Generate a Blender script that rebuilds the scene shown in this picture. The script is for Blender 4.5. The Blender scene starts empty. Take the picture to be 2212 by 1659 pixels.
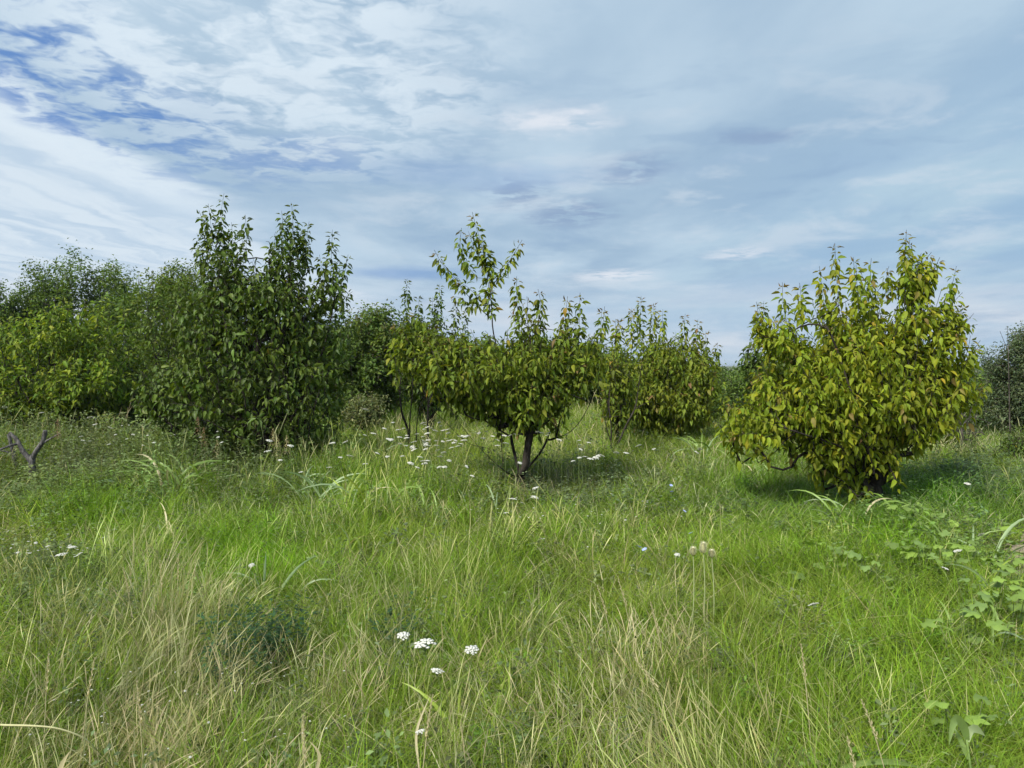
import bpy, math
import numpy as np
from mathutils import Matrix, Vector

scene = bpy.context.scene
coll = scene.collection
rad = math.radians

# ------------------------------------------------------------------ camera, sky, sun, exposure
CAM_H = 1.6
F_D = 1641.7                      # focal length in units of the 2212-wide measuring grid
HOR = 790.0                       # horizon row in that grid
cam_d = bpy.data.cameras.new('camera')
cam = bpy.data.objects.new('camera', cam_d)
coll.objects.link(cam)
cam.location = (0, 0, CAM_H)
cam.rotation_euler = (rad(90), 0, 0)
cam_d.sensor_fit = 'HORIZONTAL'
cam_d.angle = 2 * math.atan(1106.0 / F_D)
cam_d.shift_y = -(829.5 - HOR) / 2212.0
cam_d.clip_start = 0.05
cam_d.clip_end = 30000
scene.camera = cam

SUN_EL, SUN_AZ = 46.0, -145.0      # azimuth: degrees from +Y, negative is to the left
sun_dir = Vector((math.sin(rad(SUN_AZ)) * math.cos(rad(SUN_EL)), math.cos(rad(SUN_AZ)) * math.cos(rad(SUN_EL)), math.sin(rad(SUN_EL))))
sun_d = bpy.data.lights.new('sun', 'SUN')
sun_d.energy = 3.6
sun_d.angle = rad(13)
sun_d.color = (1.0, 0.95, 0.86)
sun = bpy.data.objects.new('sun', sun_d)
coll.objects.link(sun)
sun.rotation_euler = (-sun_dir).to_track_quat('-Z', 'Y').to_euler()
sun.location = (-10, 0, 20)

vs = scene.view_settings
vs.view_transform = 'Standard'
vs.look = 'None'
vs.gamma = 1.0
vs.use_curve_mapping = False
vs.exposure = 0.75

cy = scene.cycles
cy.max_bounces = 6
cy.diffuse_bounces = 3
cy.glossy_bounces = 2
cy.transmission_bounces = 3
cy.transparent_max_bounces = 4
cy.volume_bounces = 0
cy.caustics_reflective = False
cy.caustics_refractive = False
cy.use_denoising = True
cy.use_adaptive_sampling = True
cy.adaptive_threshold = 0.025
cy.debug_use_spatial_splits = True


def lin(r, g, b):
    f = lambda c: (c / 255.0 / 12.92) if c / 255.0 <= 0.04045 else ((c / 255.0 + 0.055) / 1.055) ** 2.4
    return (f(r), f(g), f(b))


class NT:
    """short helper for node trees"""
    def __init__(self, tree):
        self.t = tree

    def n(self, kind, **kw):
        nd = self.t.nodes.new(kind)
        for k, v in kw.items():
            setattr(nd, k, v)
        return nd

    def put(self, sock, v):
        if hasattr(v, 'is_output'):
            self.t.links.new(v, sock)
        elif v is not None:
            if isinstance(v, (tuple, list)) and len(v) == 3 and sock.type == 'RGBA':
                v = (*v, 1.0)
            sock.default_value = v

    def m(self, op, a, b=None, c=None, clamp=False):
        nd = self.n('ShaderNodeMath', operation=op, use_clamp=clamp)
        for i, v in enumerate((a, b, c)):
            if v is not None:
                self.put(nd.inputs[i], v)
        return nd.outputs[0]

    def v(self, op, a, b=None, out=0):
        nd = self.n('ShaderNodeVectorMath', operation=op)
        self.put(nd.inputs[0], a)
        if b is not None:
            if op == 'SCALE':
                self.put(nd.inputs[3], b)
            else:
                self.put(nd.inputs[1], b)
        return nd.outputs[out]

    def ss(self, x, lo, hi, a=0.0, b=1.0):
        nd = self.n('ShaderNodeMapRange', interpolation_type='SMOOTHSTEP')
        for i, q in enumerate((x, lo, hi, a, b)):
            self.put(nd.inputs[i], q)
        return nd.outputs[0]

    def noise(self, vec, scale, detail=4, rough=0.5, dist=0.0, col=False):
        nd = self.n('ShaderNodeTexNoise')
        if vec is not None:
            self.put(nd.inputs['Vector'], vec)
        nd.inputs['Scale'].default_value = scale
        nd.inputs['Detail'].default_value = detail
        nd.inputs['Roughness'].default_value = rough
        nd.inputs['Distortion'].default_value = dist
        return nd.outputs['Color' if col else 0]

    def mix(self, fac, a, b, blend='MIX'):
        nd = self.n('ShaderNodeMix', data_type='RGBA', blend_type=blend)
        self.put(nd.inputs[0], fac)
        self.put(nd.inputs[6], a)
        self.put(nd.inputs[7], b)
        return nd.outputs[2]


def build_world():
    w = bpy.data.worlds.new('World')
    scene.world = w
    w.use_nodes = True
    t = w.node_tree
    t.nodes.clear()
    N = NT(t)
    STR = 0.10
    EXPO = 2 ** vs.exposure
    cl = lambda r, g, b: tuple(c / STR / EXPO for c in lin(r, g, b))
    sky = N.n('ShaderNodeTexSky', sky_type='NISHITA')
    sky.sun_disc = False
    sky.sun_elevation = rad(SUN_EL)
    sky.sun_rotation = rad(SUN_AZ)
    sky.air_density = 1.0
    sky.dust_density = 0.6
    sky.ozone_density = 2.0
    geo = N.n('ShaderNodeTexCoord')
    d = N.v('NORMALIZE', geo.outputs['Generated'])
    sep = N.n('ShaderNodeSeparateXYZ')
    N.put(sep.inputs[0], d)
    dx, dy, dz = sep.outputs
    el = N.m('MAXIMUM', dz, 0.0)
    zz = N.m('ADD', el, 0.012)
    px = N.m('DIVIDE', dx, zz)
    py = N.m('DIVIDE', dy, zz)
    cmb = N.n('ShaderNodeCombineXYZ')
    N.put(cmb.inputs[0], px)
    N.put(cmb.inputs[1], py)
    p = cmb.outputs[0]
    # gentle warp of the cloud plane so that nothing has a ruler-straight edge
    wn = N.noise(p, 1.1, 4, 0.55, col=True)
    warp = N.v('SCALE', N.v('SUBTRACT', wn, (0.5, 0.5, 0.5)), 0.85)
    pw = N.v('ADD', p, warp)
    wn2 = N.noise(p, 4.5, 3, 0.55, col=True)
    pf = N.v('ADD', p, N.v('SCALE', N.v('SUBTRACT', wn2, (0.5, 0.5, 0.5)), 0.35))
    seph = N.n('ShaderNodeSeparateXYZ'); N.put(seph.inputs[0], pw)
    wx, wy = seph.outputs[0], seph.outputs[1]

    def blob(cx, cyy, rx, ry, src=None, lo=1.0, hi=0.15):
        q = N.v('MULTIPLY', N.v('SUBTRACT', src or pw, (cx, cyy, 0)), (1 / rx, 1 / ry, 0))
        return N.ss(N.v('LENGTH', q, out=1), lo, hi)

    n1 = N.noise(p, 1.4, 7, 0.60, 0.3)                                # broken cells
    n2 = N.noise(N.v('MULTIPLY', p, (1.0, 0.45, 1)), 0.9, 5, 0.5)     # soft veils
    n3 = N.noise(pf, 4.6, 5, 0.55, 0.2)                               # fine puffs
    nst = N.noise(N.v('MULTIPLY', pw, (3.2, 0.35, 1)), 1.6, 5, 0.5)   # fibres of the smooth sheet

    # --- zones of the cloud plane (x across, y away)
    left_sheet = N.ss(wx, -1.72, -1.98)
    gap_band = N.m('MULTIPLY', N.ss(wx, -1.98, -1.72), N.ss(wx, -0.95, -1.35))
    gap_band = N.m('MULTIPLY', gap_band, N.ss(py, 4.6, 2.6))
    gap_in = N.m('MULTIPLY', gap_band, N.m('MULTIPLY', N.ss(n3, 0.60, 0.36), 0.9))
    gap2 = N.m('MULTIPLY', blob(-1.05, 3.6, 0.75, 0.55), N.m('MULTIPLY', N.ss(n3, 0.60, 0.40), 0.5))
    gap3 = N.m('MULTIPLY', blob(-1.05, 7.5, 0.85, 0.75, pf), 0.5)
    gap4 = N.m('MULTIPLY', blob(-0.15, 3.75, 0.9, 0.5), 0.22)
    open_sky = N.m('MAXIMUM', N.m('MAXIMUM', gap_in, gap2), N.m('MAXIMUM', gap3, gap4), clamp=True)
    bluish = N.m('MULTIPLY', blob(1.25, 3.55, 0.8, 0.55), N.ss(n2, 0.35, 0.6))

    # --- cloud brightness
    grey = cl(160, 187, 212)
    veil = cl(190, 212, 230)
    base = N.mix(N.ss(n2, 0.36, 0.66), grey, veil)
    base = N.mix(N.ss(px, 0.7, 2.4), base, N.mix(N.ss(n2, 0.36, 0.66), cl(158, 189, 217), cl(178, 205, 224)))   # bluer thin sheet to the east
    puff_zone = N.m('MULTIPLY', N.m('MULTIPLY', N.ss(wx, -1.75, -1.0), N.ss(wx, 0.30, -0.55)), N.ss(py, 4.4, 2.4))
    puff = N.m('MULTIPLY', puff_zone, N.ss(n3, 0.36, 0.60))
    base = N.mix(N.m('MULTIPLY', puff, 0.9), base, cl(222, 236, 247))
    sheet_c = N.mix(N.ss(nst, 0.34, 0.64), cl(193, 213, 232), cl(216, 230, 242))
    base = N.mix(left_sheet, base, sheet_c)
    rim = N.m('MULTIPLY', N.ss(wx, -1.55, -1.80), N.ss(wx, -2.20, -1.86))
    base = N.mix(N.m('MULTIPLY', N.m('MULTIPLY', rim, N.ss(py, 6.0, 3.5)), 0.85), base, cl(225, 238, 248))
    bright = N.m('MAXIMUM', blob(0.17, 2.98, 0.34, 0.26, pf), N.m('MAXIMUM', blob(1.04, 7.7, 0.62, 0.75, pf), N.m('MULTIPLY', blob(1.86, 6.25, 0.36, 0.5, pf), 0.8)))
    base = N.mix(N.m('MULTIPLY', bright, N.ss(n3, 0.30, 0.58)), base, cl(224, 231, 241))
    dark = N.m('MAXIMUM', blob(0.02, 4.25, 0.30, 0.60, pf), N.m('MAXIMUM', blob(0.36, 4.72, 0.40, 0.72, pf), N.m('MAXIMUM', blob(0.60, 3.72, 0.28, 0.46, pf), blob(1.0, 3.2, 0.34, 0.16, pf))))
    base = N.mix(N.m('MULTIPLY', N.m('MULTIPLY', dark, N.ss(n3, 0.36, 0.54)), 0.75), base, cl(140, 164, 197))
    base = N.mix(N.m('MULTIPLY', bluish, 0.55), base, cl(134, 166, 212))
    # low bands near the skyline
    cmb2 = N.n('ShaderNodeCombineXYZ')
    N.put(cmb2.inputs[0], N.m('ARCTAN2', dx, dy)); N.put(cmb2.inputs[1], N.m('MULTIPLY', dz, 6.0))
    band = N.noise(cmb2.outputs[0], 4.2, 6, 0.58, 0.25)
    lowz = N.ss(dz, 0.135, 0.045)
    low_c = N.mix(N.ss(band, 0.36, 0.64), cl(180, 203, 224), cl(216, 224, 234))
    base = N.mix(N.m('MULTIPLY', lowz, 0.85), base, low_c)
    # soft level cloudlets seen edge-on over the lower half of the sky
    cmb3 = N.n('ShaderNodeCombineXYZ')
    N.put(cmb3.inputs[0], N.m('MULTIPLY', N.m('ARCTAN2', dx, dy), 1.0)); N.put(cmb3.inputs[1], N.m('MULTIPLY', dz, 3.4)); N.put(cmb3.inputs[2], 3.7)
    lets = N.noise(cmb3.outputs[0], 6.5, 6, 0.60, 0.35)
    zone = N.m('MULTIPLY', N.ss(dz, 0.46, 0.20), N.ss(px, -1.9, -0.4))
    base = N.mix(N.m('MULTIPLY', N.m('MULTIPLY', zone, N.ss(lets, 0.50, 0.68)), 0.60), base, cl(206, 220, 233))
    base = N.mix(N.m('MULTIPLY', N.m('MULTIPLY', zone, N.ss(lets, 0.47, 0.30)), 0.55), base, cl(146, 175, 206))
    # clear blue shows where the sheet opens
    blue = N.mix(0.85, sky.outputs[0], cl(82, 130, 198))
    colr = N.mix(open_sky, base, blue)
    bg = N.n('ShaderNodeBackground')
    bg.inputs[1].default_value = STR
    N.put(bg.inputs[0], colr)
    out = N.n('ShaderNodeOutputWorld')
    t.links.new(bg.outputs[0], out.inputs[0])
    w.cycles.sampling_method = 'MANUAL'
    w.cycles.sample_map_resolution = 512


build_world()

# ------------------------------------------------------------------ helpers
rng = np.random.RandomState(7)


def at(xd, yd, Y):
    """measuring-grid point at depth Y -> world point"""
    return np.array([(xd - 1106.0) / F_D * Y, Y, CAM_H - (yd - HOR) / F_D * Y])


def depth_of(yd, h=0.0):
    """depth of a point of height h that shows on row yd"""
    return (CAM_H - h) * F_D / (yd - HOR)


def ground_z(x, y):
    x = np.asarray(x, float); y = np.asarray(y, float)
    return 0.035 * np.sin(x * 0.9 + 1.3) * np.cos(y * 0.7) + 0.025 * np.sin(x * 2.1 - y * 1.7)


def tag(o, label=None, cat=None, group=None, kind=None):
    if label: o['label'] = label
    if cat: o['category'] = cat
    if group: o['group'] = group
    if kind: o['kind'] = kind
    return o


def empty(name, loc=(0, 0, 0), rz=0.0):
    o = bpy.data.objects.new(name, None)
    coll.objects.link(o)
    o.location = loc
    o.rotation_euler = (0, 0, rz)
    o.empty_display_size = 0.1
    return o


def mesh_np(name, V, tris=None, quads=None, cols=None, smooth=True, mat=None):
    V = np.asarray(V, np.float32)
    nt = 0 if tris is None else len(tris)
    nq = 0 if quads is None else len(quads)
    me = bpy.data.meshes.new(name)
    me.vertices.add(len(V))
    me.vertices.foreach_set('co', V.ravel())
    idx = []
    if nt: idx.append(np.asarray(tris, np.int32).ravel())
    if nq: idx.append(np.asarray(quads, np.int32).ravel())
    if nt + nq:
        idx = np.concatenate(idx)
        me.loops.add(len(idx))
        me.loops.foreach_set('vertex_index', idx)
        tot = np.concatenate([np.full(nt, 3, np.int32), np.full(nq, 4, np.int32)])
        st = np.concatenate([[0], np.cumsum(tot)[:-1]]).astype(np.int32)
        me.polygons.add(nt + nq)
        me.polygons.foreach_set('loop_start', st)
        me.polygons.foreach_set('loop_total', tot)
        if smooth:
            me.polygons.foreach_set('use_smooth', np.ones(nt + nq, bool))
    if cols is not None:
        a = me.attributes.new('col', 'FLOAT_COLOR', 'POINT')
        c4 = np.ones((len(V), 4), np.float32)
        c4[:, :3] = cols
        a.data.foreach_set('color', c4.ravel())
    me.update(calc_edges=True)
    if mat is not None:
        me.materials.append(mat)
    return me


def obj(name, me, parent=None, loc=None):
    o = bpy.data.objects.new(name, me)
    coll.objects.link(o)
    if parent is not None:
        o.parent = parent
    if loc is not None:
        o.location = loc
    return o


class Geo:
    """collects vertices, triangles, quads and colours into one mesh"""
    def __init__(self):
        self.V, self.T, self.Q, self.C, self.k = [], [], [], [], 0

    def add(self, V, tris=(), quads=(), col=(0.2, 0.2, 0.2)):
        V = np.asarray(V, float).reshape(-1, 3)
        if len(tris): self.T.append(np.asarray(tris, int).reshape(-1, 3) + self.k)
        if len(quads): self.Q.append(np.asarray(quads, int).reshape(-1, 4) + self.k)
        c = np.asarray(col, float)
        self.C.append(np.broadcast_to(c, (len(V), 3)))
        self.V.append(V)
        self.k += len(V)

    def tube(self, P, R, sides=5, col=(0.2, 0.2, 0.2), cap=True, wob=0.0):
        P = np.asarray(P, float); n = len(P)
        R = np.broadcast_to(np.asarray(R, float), (n,))
        T = np.gradient(P, axis=0)
        T /= np.linalg.norm(T, axis=1)[:, None] + 1e-9
        ref = np.array([0.0, 0, 1]) if abs(T[0][2]) < 0.9 else np.array([1.0, 0, 0])
        a = np.cross(T, ref); a /= np.linalg.norm(a, axis=1)[:, None] + 1e-9
        b = np.cross(T, a)
        ang = np.arange(sides) * 2 * math.pi / sides
        rr = R[:, None] * (1 + wob * rng.uniform(-1, 1, (n, sides)))
        V = P[:, None, :] + rr[..., None] * (a[:, None, :] * np.cos(ang)[None, :, None] + b[:, None, :] * np.sin(ang)[None, :, None])
        V = V.reshape(-1, 3)
        i = np.arange(n - 1)[:, None] * sides
        j = np.arange(sides)[None, :]
        jn = (j + 1) % sides
        q = np.stack([i + j, i + jn, i + sides + jn, i + sides + j], -1).reshape(-1, 4)
        tr = []
        if cap:
            V = np.vstack([V, P[-1] + T[-1] * R[-1] * 0.3])
            tr = [[(n - 1) * sides + k, (n - 1) * sides + (k + 1) % sides, n * sides] for k in range(sides)]
        self.add(V, tr, q, col)

    def ribbon(self, P, W, S, col, fold=0.0):
        """flat blade: centre line P, half widths W, side vectors S"""
        P = np.asarray(P, float); n = len(P)
        W = np.asarray(W, float)[:, None]
        S = np.broadcast_to(np.asarray(S, float), (n, 3))
        if fold:
            T = np.gradient(P, axis=0)
            U = np.cross(S, T); U /= np.linalg.norm(U, axis=1)[:, None] + 1e-9
            V = np.concatenate([P - S * W + U * W * fold, P, P + S * W + U * W * fold])
            i = np.arange(n - 1)
            q = np.concatenate([np.stack([i, i + n, i + n + 1, i + 1], -1), np.stack([i + n, i + 2 * n, i + 2 * n + 1, i + n + 1], -1)])
            self.add(V, (), q, np.tile(np.broadcast_to(col, (n, 3)), (3, 1)))
        else:
            V = np.concatenate([P[:-1] - S[:-1] * W[:-1], P[:-1] + S[:-1] * W[:-1], P[-1:]])
            k = n - 1
            i = np.arange(k - 1)
            q = np.stack([i, i + k, i + k + 1, i + 1], -1)
            c = np.broadcast_to(col, (n, 3))
            self.add(V, [[k - 1, 2 * k - 1, 2 * k]], q, np.concatenate([c[:-1], c[:-1], c[-1:]]))

    def mesh(self, name, mat, smooth=True):
        V = np.vstack(self.V)
        T = np.vstack(self.T) if self.T else None
        Q = np.vstack(self.Q) if self.Q else None
        return mesh_np(name, V, T, Q, np.vstack(self.C), smooth, mat)


# ------------------------------------------------------------------ materials
def new_mat(name):
    m = bpy.data.materials.new(name)
    m.use_nodes = True
    m.node_tree.nodes.clear()
    return m, NT(m.node_tree)


def leaf_material(name, rough=0.42, trans=0.30, spec=0.45, tint=False, noise_amt=0.25, tr_col=(1.15, 1.12, 0.45)):
    m, N = new_mat(name)
    at_ = N.n('ShaderNodeAttribute', attribute_name='col')
    c = at_.outputs['Color']
    if tint:
        ti = N.n('ShaderNodeAttribute', attribute_name='tint', attribute_type='INSTANCER')
        c = N.mix(1.0, c, ti.outputs['Color'], 'MULTIPLY')
    tc = N.n('ShaderNodeTexCoord')
    g = N.n('ShaderNodeNewGeometry')
    nz = N.noise(g.outputs['Position'], 26.0, 3, 0.6)
    f = N.m('MULTIPLY_ADD', nz, noise_amt * 2, 1 - noise_amt)
    cc = N.v('SCALE', c, f)
    b = N.n('ShaderNodeBsdfPrincipled')
    N.put(b.inputs['Base Color'], cc)
    b.inputs['Roughness'].default_value = rough
    b.inputs['Specular IOR Level'].default_value = spec
    tr = N.n('ShaderNodeBsdfTranslucent')
    N.put(tr.inputs['Color'], N.v('MULTIPLY', cc, tr_col))
    mx = N.n('ShaderNodeMixShader')
    mx.inputs[0].default_value = trans
    N.t.links.new(b.outputs[0], mx.inputs[1])
    N.t.links.new(tr.outputs[0], mx.inputs[2])
    o = N.n('ShaderNodeOutputMaterial')
    N.t.links.new(mx.outputs[0], o.inputs[0])
    return m


def bark_material(name, c1, c2, scale=18.0):
    m, N = new_mat(name)
    g = N.n('ShaderNodeNewGeometry')
    pos = N.v('MULTIPLY', g.outputs['Position'], (1, 1, 0.35))
    n = N.noise(pos, scale, 6, 0.65)
    n2 = N.noise(g.outputs['Position'], 3.0, 3, 0.5)
    c = N.mix(N.ss(n, 0.35, 0.68), c1, c2)
    c = N.mix(N.ss(n2, 0.55, 0.75), c, tuple(x * 1.25 for x in c2))
    b = N.n('ShaderNodeBsdfPrincipled')
    N.put(b.inputs['Base Color'], c)
    b.inputs['Roughness'].default_value = 0.9
    b.inputs['Specular IOR Level'].default_value = 0.15
    bp = N.n('ShaderNodeBump')
    bp.inputs['Strength'].default_value = 0.8
    bp.inputs['Distance'].default_value = 0.01
    N.put(bp.inputs['Height'], n)
    N.t.links.new(bp.outputs[0], b.inputs['Normal'])
    o = N.n('ShaderNodeOutputMaterial')
    N.t.links.new(b.outputs[0], o.inputs[0])
    return m


def simple_vc_material(name, rough=0.7, spec=0.25, sss=0.0):
    m, N = new_mat(name)
    a = N.n('ShaderNodeAttribute', attribute_name='col')
    g = N.n('ShaderNodeNewGeometry')
    nz = N.noise(g.outputs['Position'], 60.0, 2, 0.5)
    b = N.n('ShaderNodeBsdfPrincipled')
    N.put(b.inputs['Base Color'], N.v('SCALE', a.outputs['Color'], N.m('MULTIPLY_ADD', nz, 0.4, 0.8)))
    b.inputs['Roughness'].default_value = rough
    b.inputs['Specular IOR Level'].default_value = spec
    o = N.n('ShaderNodeOutputMaterial')
    N.t.links.new(b.outputs[0], o.inputs[0])
    return m


M_LEAF = leaf_material('persimmon leaf', 0.58, 0.40, 0.20)
M_LEAF_DARK = leaf_material('glossy dark leaf', 0.48, 0.34, 0.26)
M_LEAF_FINE = leaf_material('small leaf', 0.6, 0.38, 0.18)
M_GRASS = leaf_material('grass blade', 0.6, 0.36, 0.14, noise_amt=0.1, tr_col=(1.1, 1.1, 0.6))
M_BLADE = leaf_material('broad grass blade', 0.42, 0.32, 0.45, noise_amt=0.12)
M_HERB = leaf_material('herb leaf', 0.5, 0.3, 0.35, noise_amt=0.2)
M_STALK = simple_vc_material('stalk', 0.7, 0.2)
M_PETAL = leaf_material('white petals', 0.7, 0.25, 0.1, noise_amt=0.06, tr_col=(1, 1, 0.95))
M_BARK = bark_material('dark bark', (0.012, 0.010, 0.008), (0.055, 0.046, 0.038))
M_BARK_GREY = bark_material('grey bark', (0.035, 0.030, 0.026), (0.12, 0.105, 0.09))


def ground_material():
    m, N = new_mat('meadow soil')
    g = N.n('ShaderNodeNewGeometry')
    P = g.outputs['Position']
    n1 = N.noise(P, 0.35, 5, 0.6)
    n2 = N.noise(P, 9.0, 6, 0.7)
    n3 = N.noise(P, 0.012, 5, 0.6)
    near = N.mix(N.ss(n2, 0.35, 0.7), (0.030, 0.034, 0.012), (0.075, 0.080, 0.028))
    near = N.mix(N.ss(n1, 0.5, 0.7), near, (0.09, 0.088, 0.04))
    far = N.mix(N.ss(n3, 0.4, 0.62), (0.05, 0.085, 0.025), (0.14, 0.13, 0.06))
    ln = N.v('LENGTH', P, out=1)
    c = N.mix(N.ss(ln, 25.0, 70.0), near, far)
    b = N.n('ShaderNodeBsdfPrincipled')
    N.put(b.inputs['Base Color'], c)
    b.inputs['Roughness'].default_value = 0.95
    b.inputs['Specular IOR Level'].default_value = 0.1
    bp = N.n('ShaderNodeBump')
    bp.inputs['Strength'].default_value = 0.6
    bp.inputs['Distance'].default_value = 0.03
    N.put(bp.inputs['Height'], n2)
    N.t.links.new(bp.outputs[0], b.inputs['Normal'])
    o = N.n('ShaderNodeOutputMaterial')
    N.t.links.new(b.outputs[0], o.inputs[0])
    return m


def earth_material():
    m, N = new_mat('bare earth')
    g = N.n('ShaderNodeNewGeometry')
    P = g.outputs['Position']
    n = N.noise(P, 14.0, 7, 0.7)
    n2 = N.noise(P, 70.0, 3, 0.6)
    c = N.mix(N.ss(n, 0.35, 0.65), (0.16, 0.12, 0.085), (0.34, 0.27, 0.20))
    c = N.mix(N.m('MULTIPLY', N.ss(n2, 0.6, 0.7), 0.5), c, (0.42, 0.37, 0.31))
    b = N.n('ShaderNodeBsdfPrincipled')
    N.put(b.inputs['Base Color'], c)
    b.inputs['Roughness'].default_value = 0.95
    bp = N.n('ShaderNodeBump')
    bp.inputs['Strength'].default_value = 0.8
    bp.inputs['Distance'].default_value = 0.02
    N.put(bp.inputs['Height'], n)
    N.t.links.new(bp.outputs[0], b.inputs['Normal'])
    o = N.n('ShaderNodeOutputMaterial')
    N.t.links.new(b.outputs[0], o.inputs[0])
    return m


# ------------------------------------------------------------------ ground and path
def build_ground():
    ax = np.concatenate([-np.geomspace(6000, 26, 26), np.linspace(-24, 24, 97), np.geomspace(26, 6000, 26)])
    ay = np.concatenate([-np.geomspace(600, 12, 18), np.linspace(-10, 40, 101), np.geomspace(42, 9000, 28)])
    X, Y = np.meshgrid(ax, ay)
    Z = ground_z(X, Y) * np.clip((60 - np.hypot(X, Y)) / 30, 0, 1)
    V = np.stack([X, Y, Z], -1).reshape(-1, 3)
    nx, ny = len(ax), len(ay)
    i = (np.arange(ny - 1)[:, None] * nx + np.arange(nx - 1)[None, :]).ravel()
    q = np.stack([i, i + 1, i + nx + 1, i + nx], -1)
    o = obj('ground', mesh_np('ground', V, None, q, mat=ground_material()))
    tag(o, 'rough meadow soil under the long grass', kind='structure')


PATH_L = np.array([[3.0, 3.6], [3.55, 5.0], [3.95, 5.9], [4.06, 6.25], [4.3, 6.65], [4.75, 7.1], [5.9, 8.2], [7.6, 9.6]])
PATH_R = np.array([[4.0, 3.3], [4.6, 4.7], [5.0, 5.5], [5.15, 5.9], [5.4, 6.2], [5.8, 6.5], [6.8, 7.4], [8.4, 8.7]])


def build_path():
    k = 60
    tt = np.linspace(0, len(PATH_L) - 1, k)
    ip = lambda A: np.stack([np.interp(tt, np.arange(len(A)), A[:, j]) for j in (0, 1)], -1)
    L, R = ip(PATH_L), ip(PATH_R)
    L = L + rng.normal(0, 0.035, L.shape)
    R = R + rng.normal(0, 0.035, R.shape)
    cols = 9
    P = np.stack([L + (R - L) * s for s in np.linspace(0, 1, cols)], 1)
    Z = ground_z(P[..., 0], P[..., 1]) + 0.016 + rng.uniform(0, 0.012, P.shape[:2])
    V = np.concatenate([P, Z[..., None]], -1).reshape(-1, 3)
    i = (np.arange(k - 1)[:, None] * cols + np.arange(cols - 1)[None, :]).ravel()
    q = np.stack([i, i + 1, i + cols + 1, i + cols], -1)
    o = obj('path', mesh_np('path', V, None, q, mat=earth_material()))
    tag(o, 'bare trodden earth path at the right edge of the meadow', kind='structure')


def on_path(x, y):
    yy = np.clip(y, 3.4, 9.5)
    l = np.interp(yy, PATH_L[:, 1], PATH_L[:, 0])
    r = np.interp(yy, PATH_R[:, 1], PATH_R[:, 0])
    return (y > 3.4) & (y < 9.4) & (x > l + 0.02) & (x < r - 0.02)


build_ground()
build_path()

# ------------------------------------------------------------------ leaves
def leaf_template(curl, fold, wide=0.5, shape=0):
    ys = [0.0, 0.30, 0.64, 1.0]
    if shape == 0:       # broad ovate with a point
        sx = [(0.17, 0.74), (0.46, 1.0), (0.80, 0.50)]
    else:                # narrow
        sx = [(0.2, 0.70), (0.5, 1.0), (0.8, 0.55)]
    z = lambda y: -curl * y * y
    V = [(0, y, z(y)) for y in ys]
    for s in (-1, 1):
        for (y, w) in sx:
            V.append((s * w * wide * 0.5, y, z(y) + fold * w * wide * 0.5))
    V = np.array(V)
    T = []
    for o_, flip in ((4, False), (7, True)):
        f = [(0, 1, o_), (o_, 1, o_ + 1), (1, 2, o_ + 1), (o_ + 1, 2, o_ + 2), (2, 3, o_ + 2)]
        T += [t if not flip else (t[0], t[2], t[1]) for t in f]
    return V, np.array(T)


TEMPLATES = [leaf_template(0.25, 0.55), leaf_template(0.50, 0.35), leaf_template(0.12, 0.80)]
SMALL = [(np.array([(0, 0, 0), (-.27, .45, f), (0, 1, -c), (.27, .45, f)]), np.array([(0, 2, 1), (0, 3, 2)])) for f, c in ((.10, .15), (.16, .3), (.02, .05))]


def unit(v):
    v = np.asarray(v, float)
    return v / (np.linalg.norm(v, axis=-1, keepdims=True) + 1e-9)


MEDIUM = [(np.array([(0, 0, 0), (-.25, .42, f), (.25, .42, f), (0, .5, -.25 * c), (0, 1, -c)]), np.array([(0, 3, 1), (1, 3, 4), (0, 2, 3), (2, 4, 3)])) for f, c in ((.12, .25), (.08, .5), (.18, .12))]


class LeafSet:
    def __init__(self):
        self.P, self.D, self.N, self.L, self.W, self.C, self.K = [], [], [], [], [], [], []

    def add(self, P, D, N, L, W, C):
        self.P.append(P); self.D.append(D); self.N.append(N); self.L.append(L); self.W.append(W); self.C.append(C)

    def done(self):
        self.P = np.vstack(self.P); self.D = unit(np.vstack(self.D)); N = np.vstack(self.N)
        N = N - self.D * np.sum(N * self.D, 1, keepdims=True)
        self.N = unit(N)
        self.L = np.concatenate(self.L); self.W = np.concatenate(self.W); self.C = np.clip(np.vstack(self.C), 0.002, 0.9)
        self.K = rng.randint(0, len(TEMPLATES), len(self.L))
        return self

    def mesh(self, name, mask, mat, small=0):
        Vs, Ts, Cs, k = [], [], [], 0
        S = np.cross(self.D, self.N)
        for ti, (TV, TT) in enumerate((TEMPLATES, MEDIUM, SMALL)[small]):
            ix = np.where(mask & (self.K == ti))[0]
            if not len(ix): continue
            n = len(TV)
            V = self.P[ix, None] + self.L[ix, None, None] * (TV[None, :, 0:1] * self.W[ix, None, None] * S[ix, None] + TV[None, :, 1:2] * self.D[ix, None] + TV[None, :, 2:3] * self.N[ix, None])
            T = TT[None] + (np.arange(len(ix)) * n)[:, None, None] + k
            Vs.append(V.reshape(-1, 3)); Ts.append(T.reshape(-1, 3)); Cs.append(np.repeat(self.C[ix], n, 0))
            k += len(ix) * n
        return mesh_np(name, np.vstack(Vs), np.vstack(Ts), None, np.vstack(Cs), True, mat)


def palette(cols, n, jit=0.13):
    cols = np.array(cols)
    wts = cols[:, 3] / cols[:, 3].sum()
    i = rng.choice(len(cols), n, p=wts)
    c = cols[i, :3] * rng.uniform(1 - jit, 1 + jit, (n, 1))
    return c * rng.uniform(0.93, 1.07, (n, 3))


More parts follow.
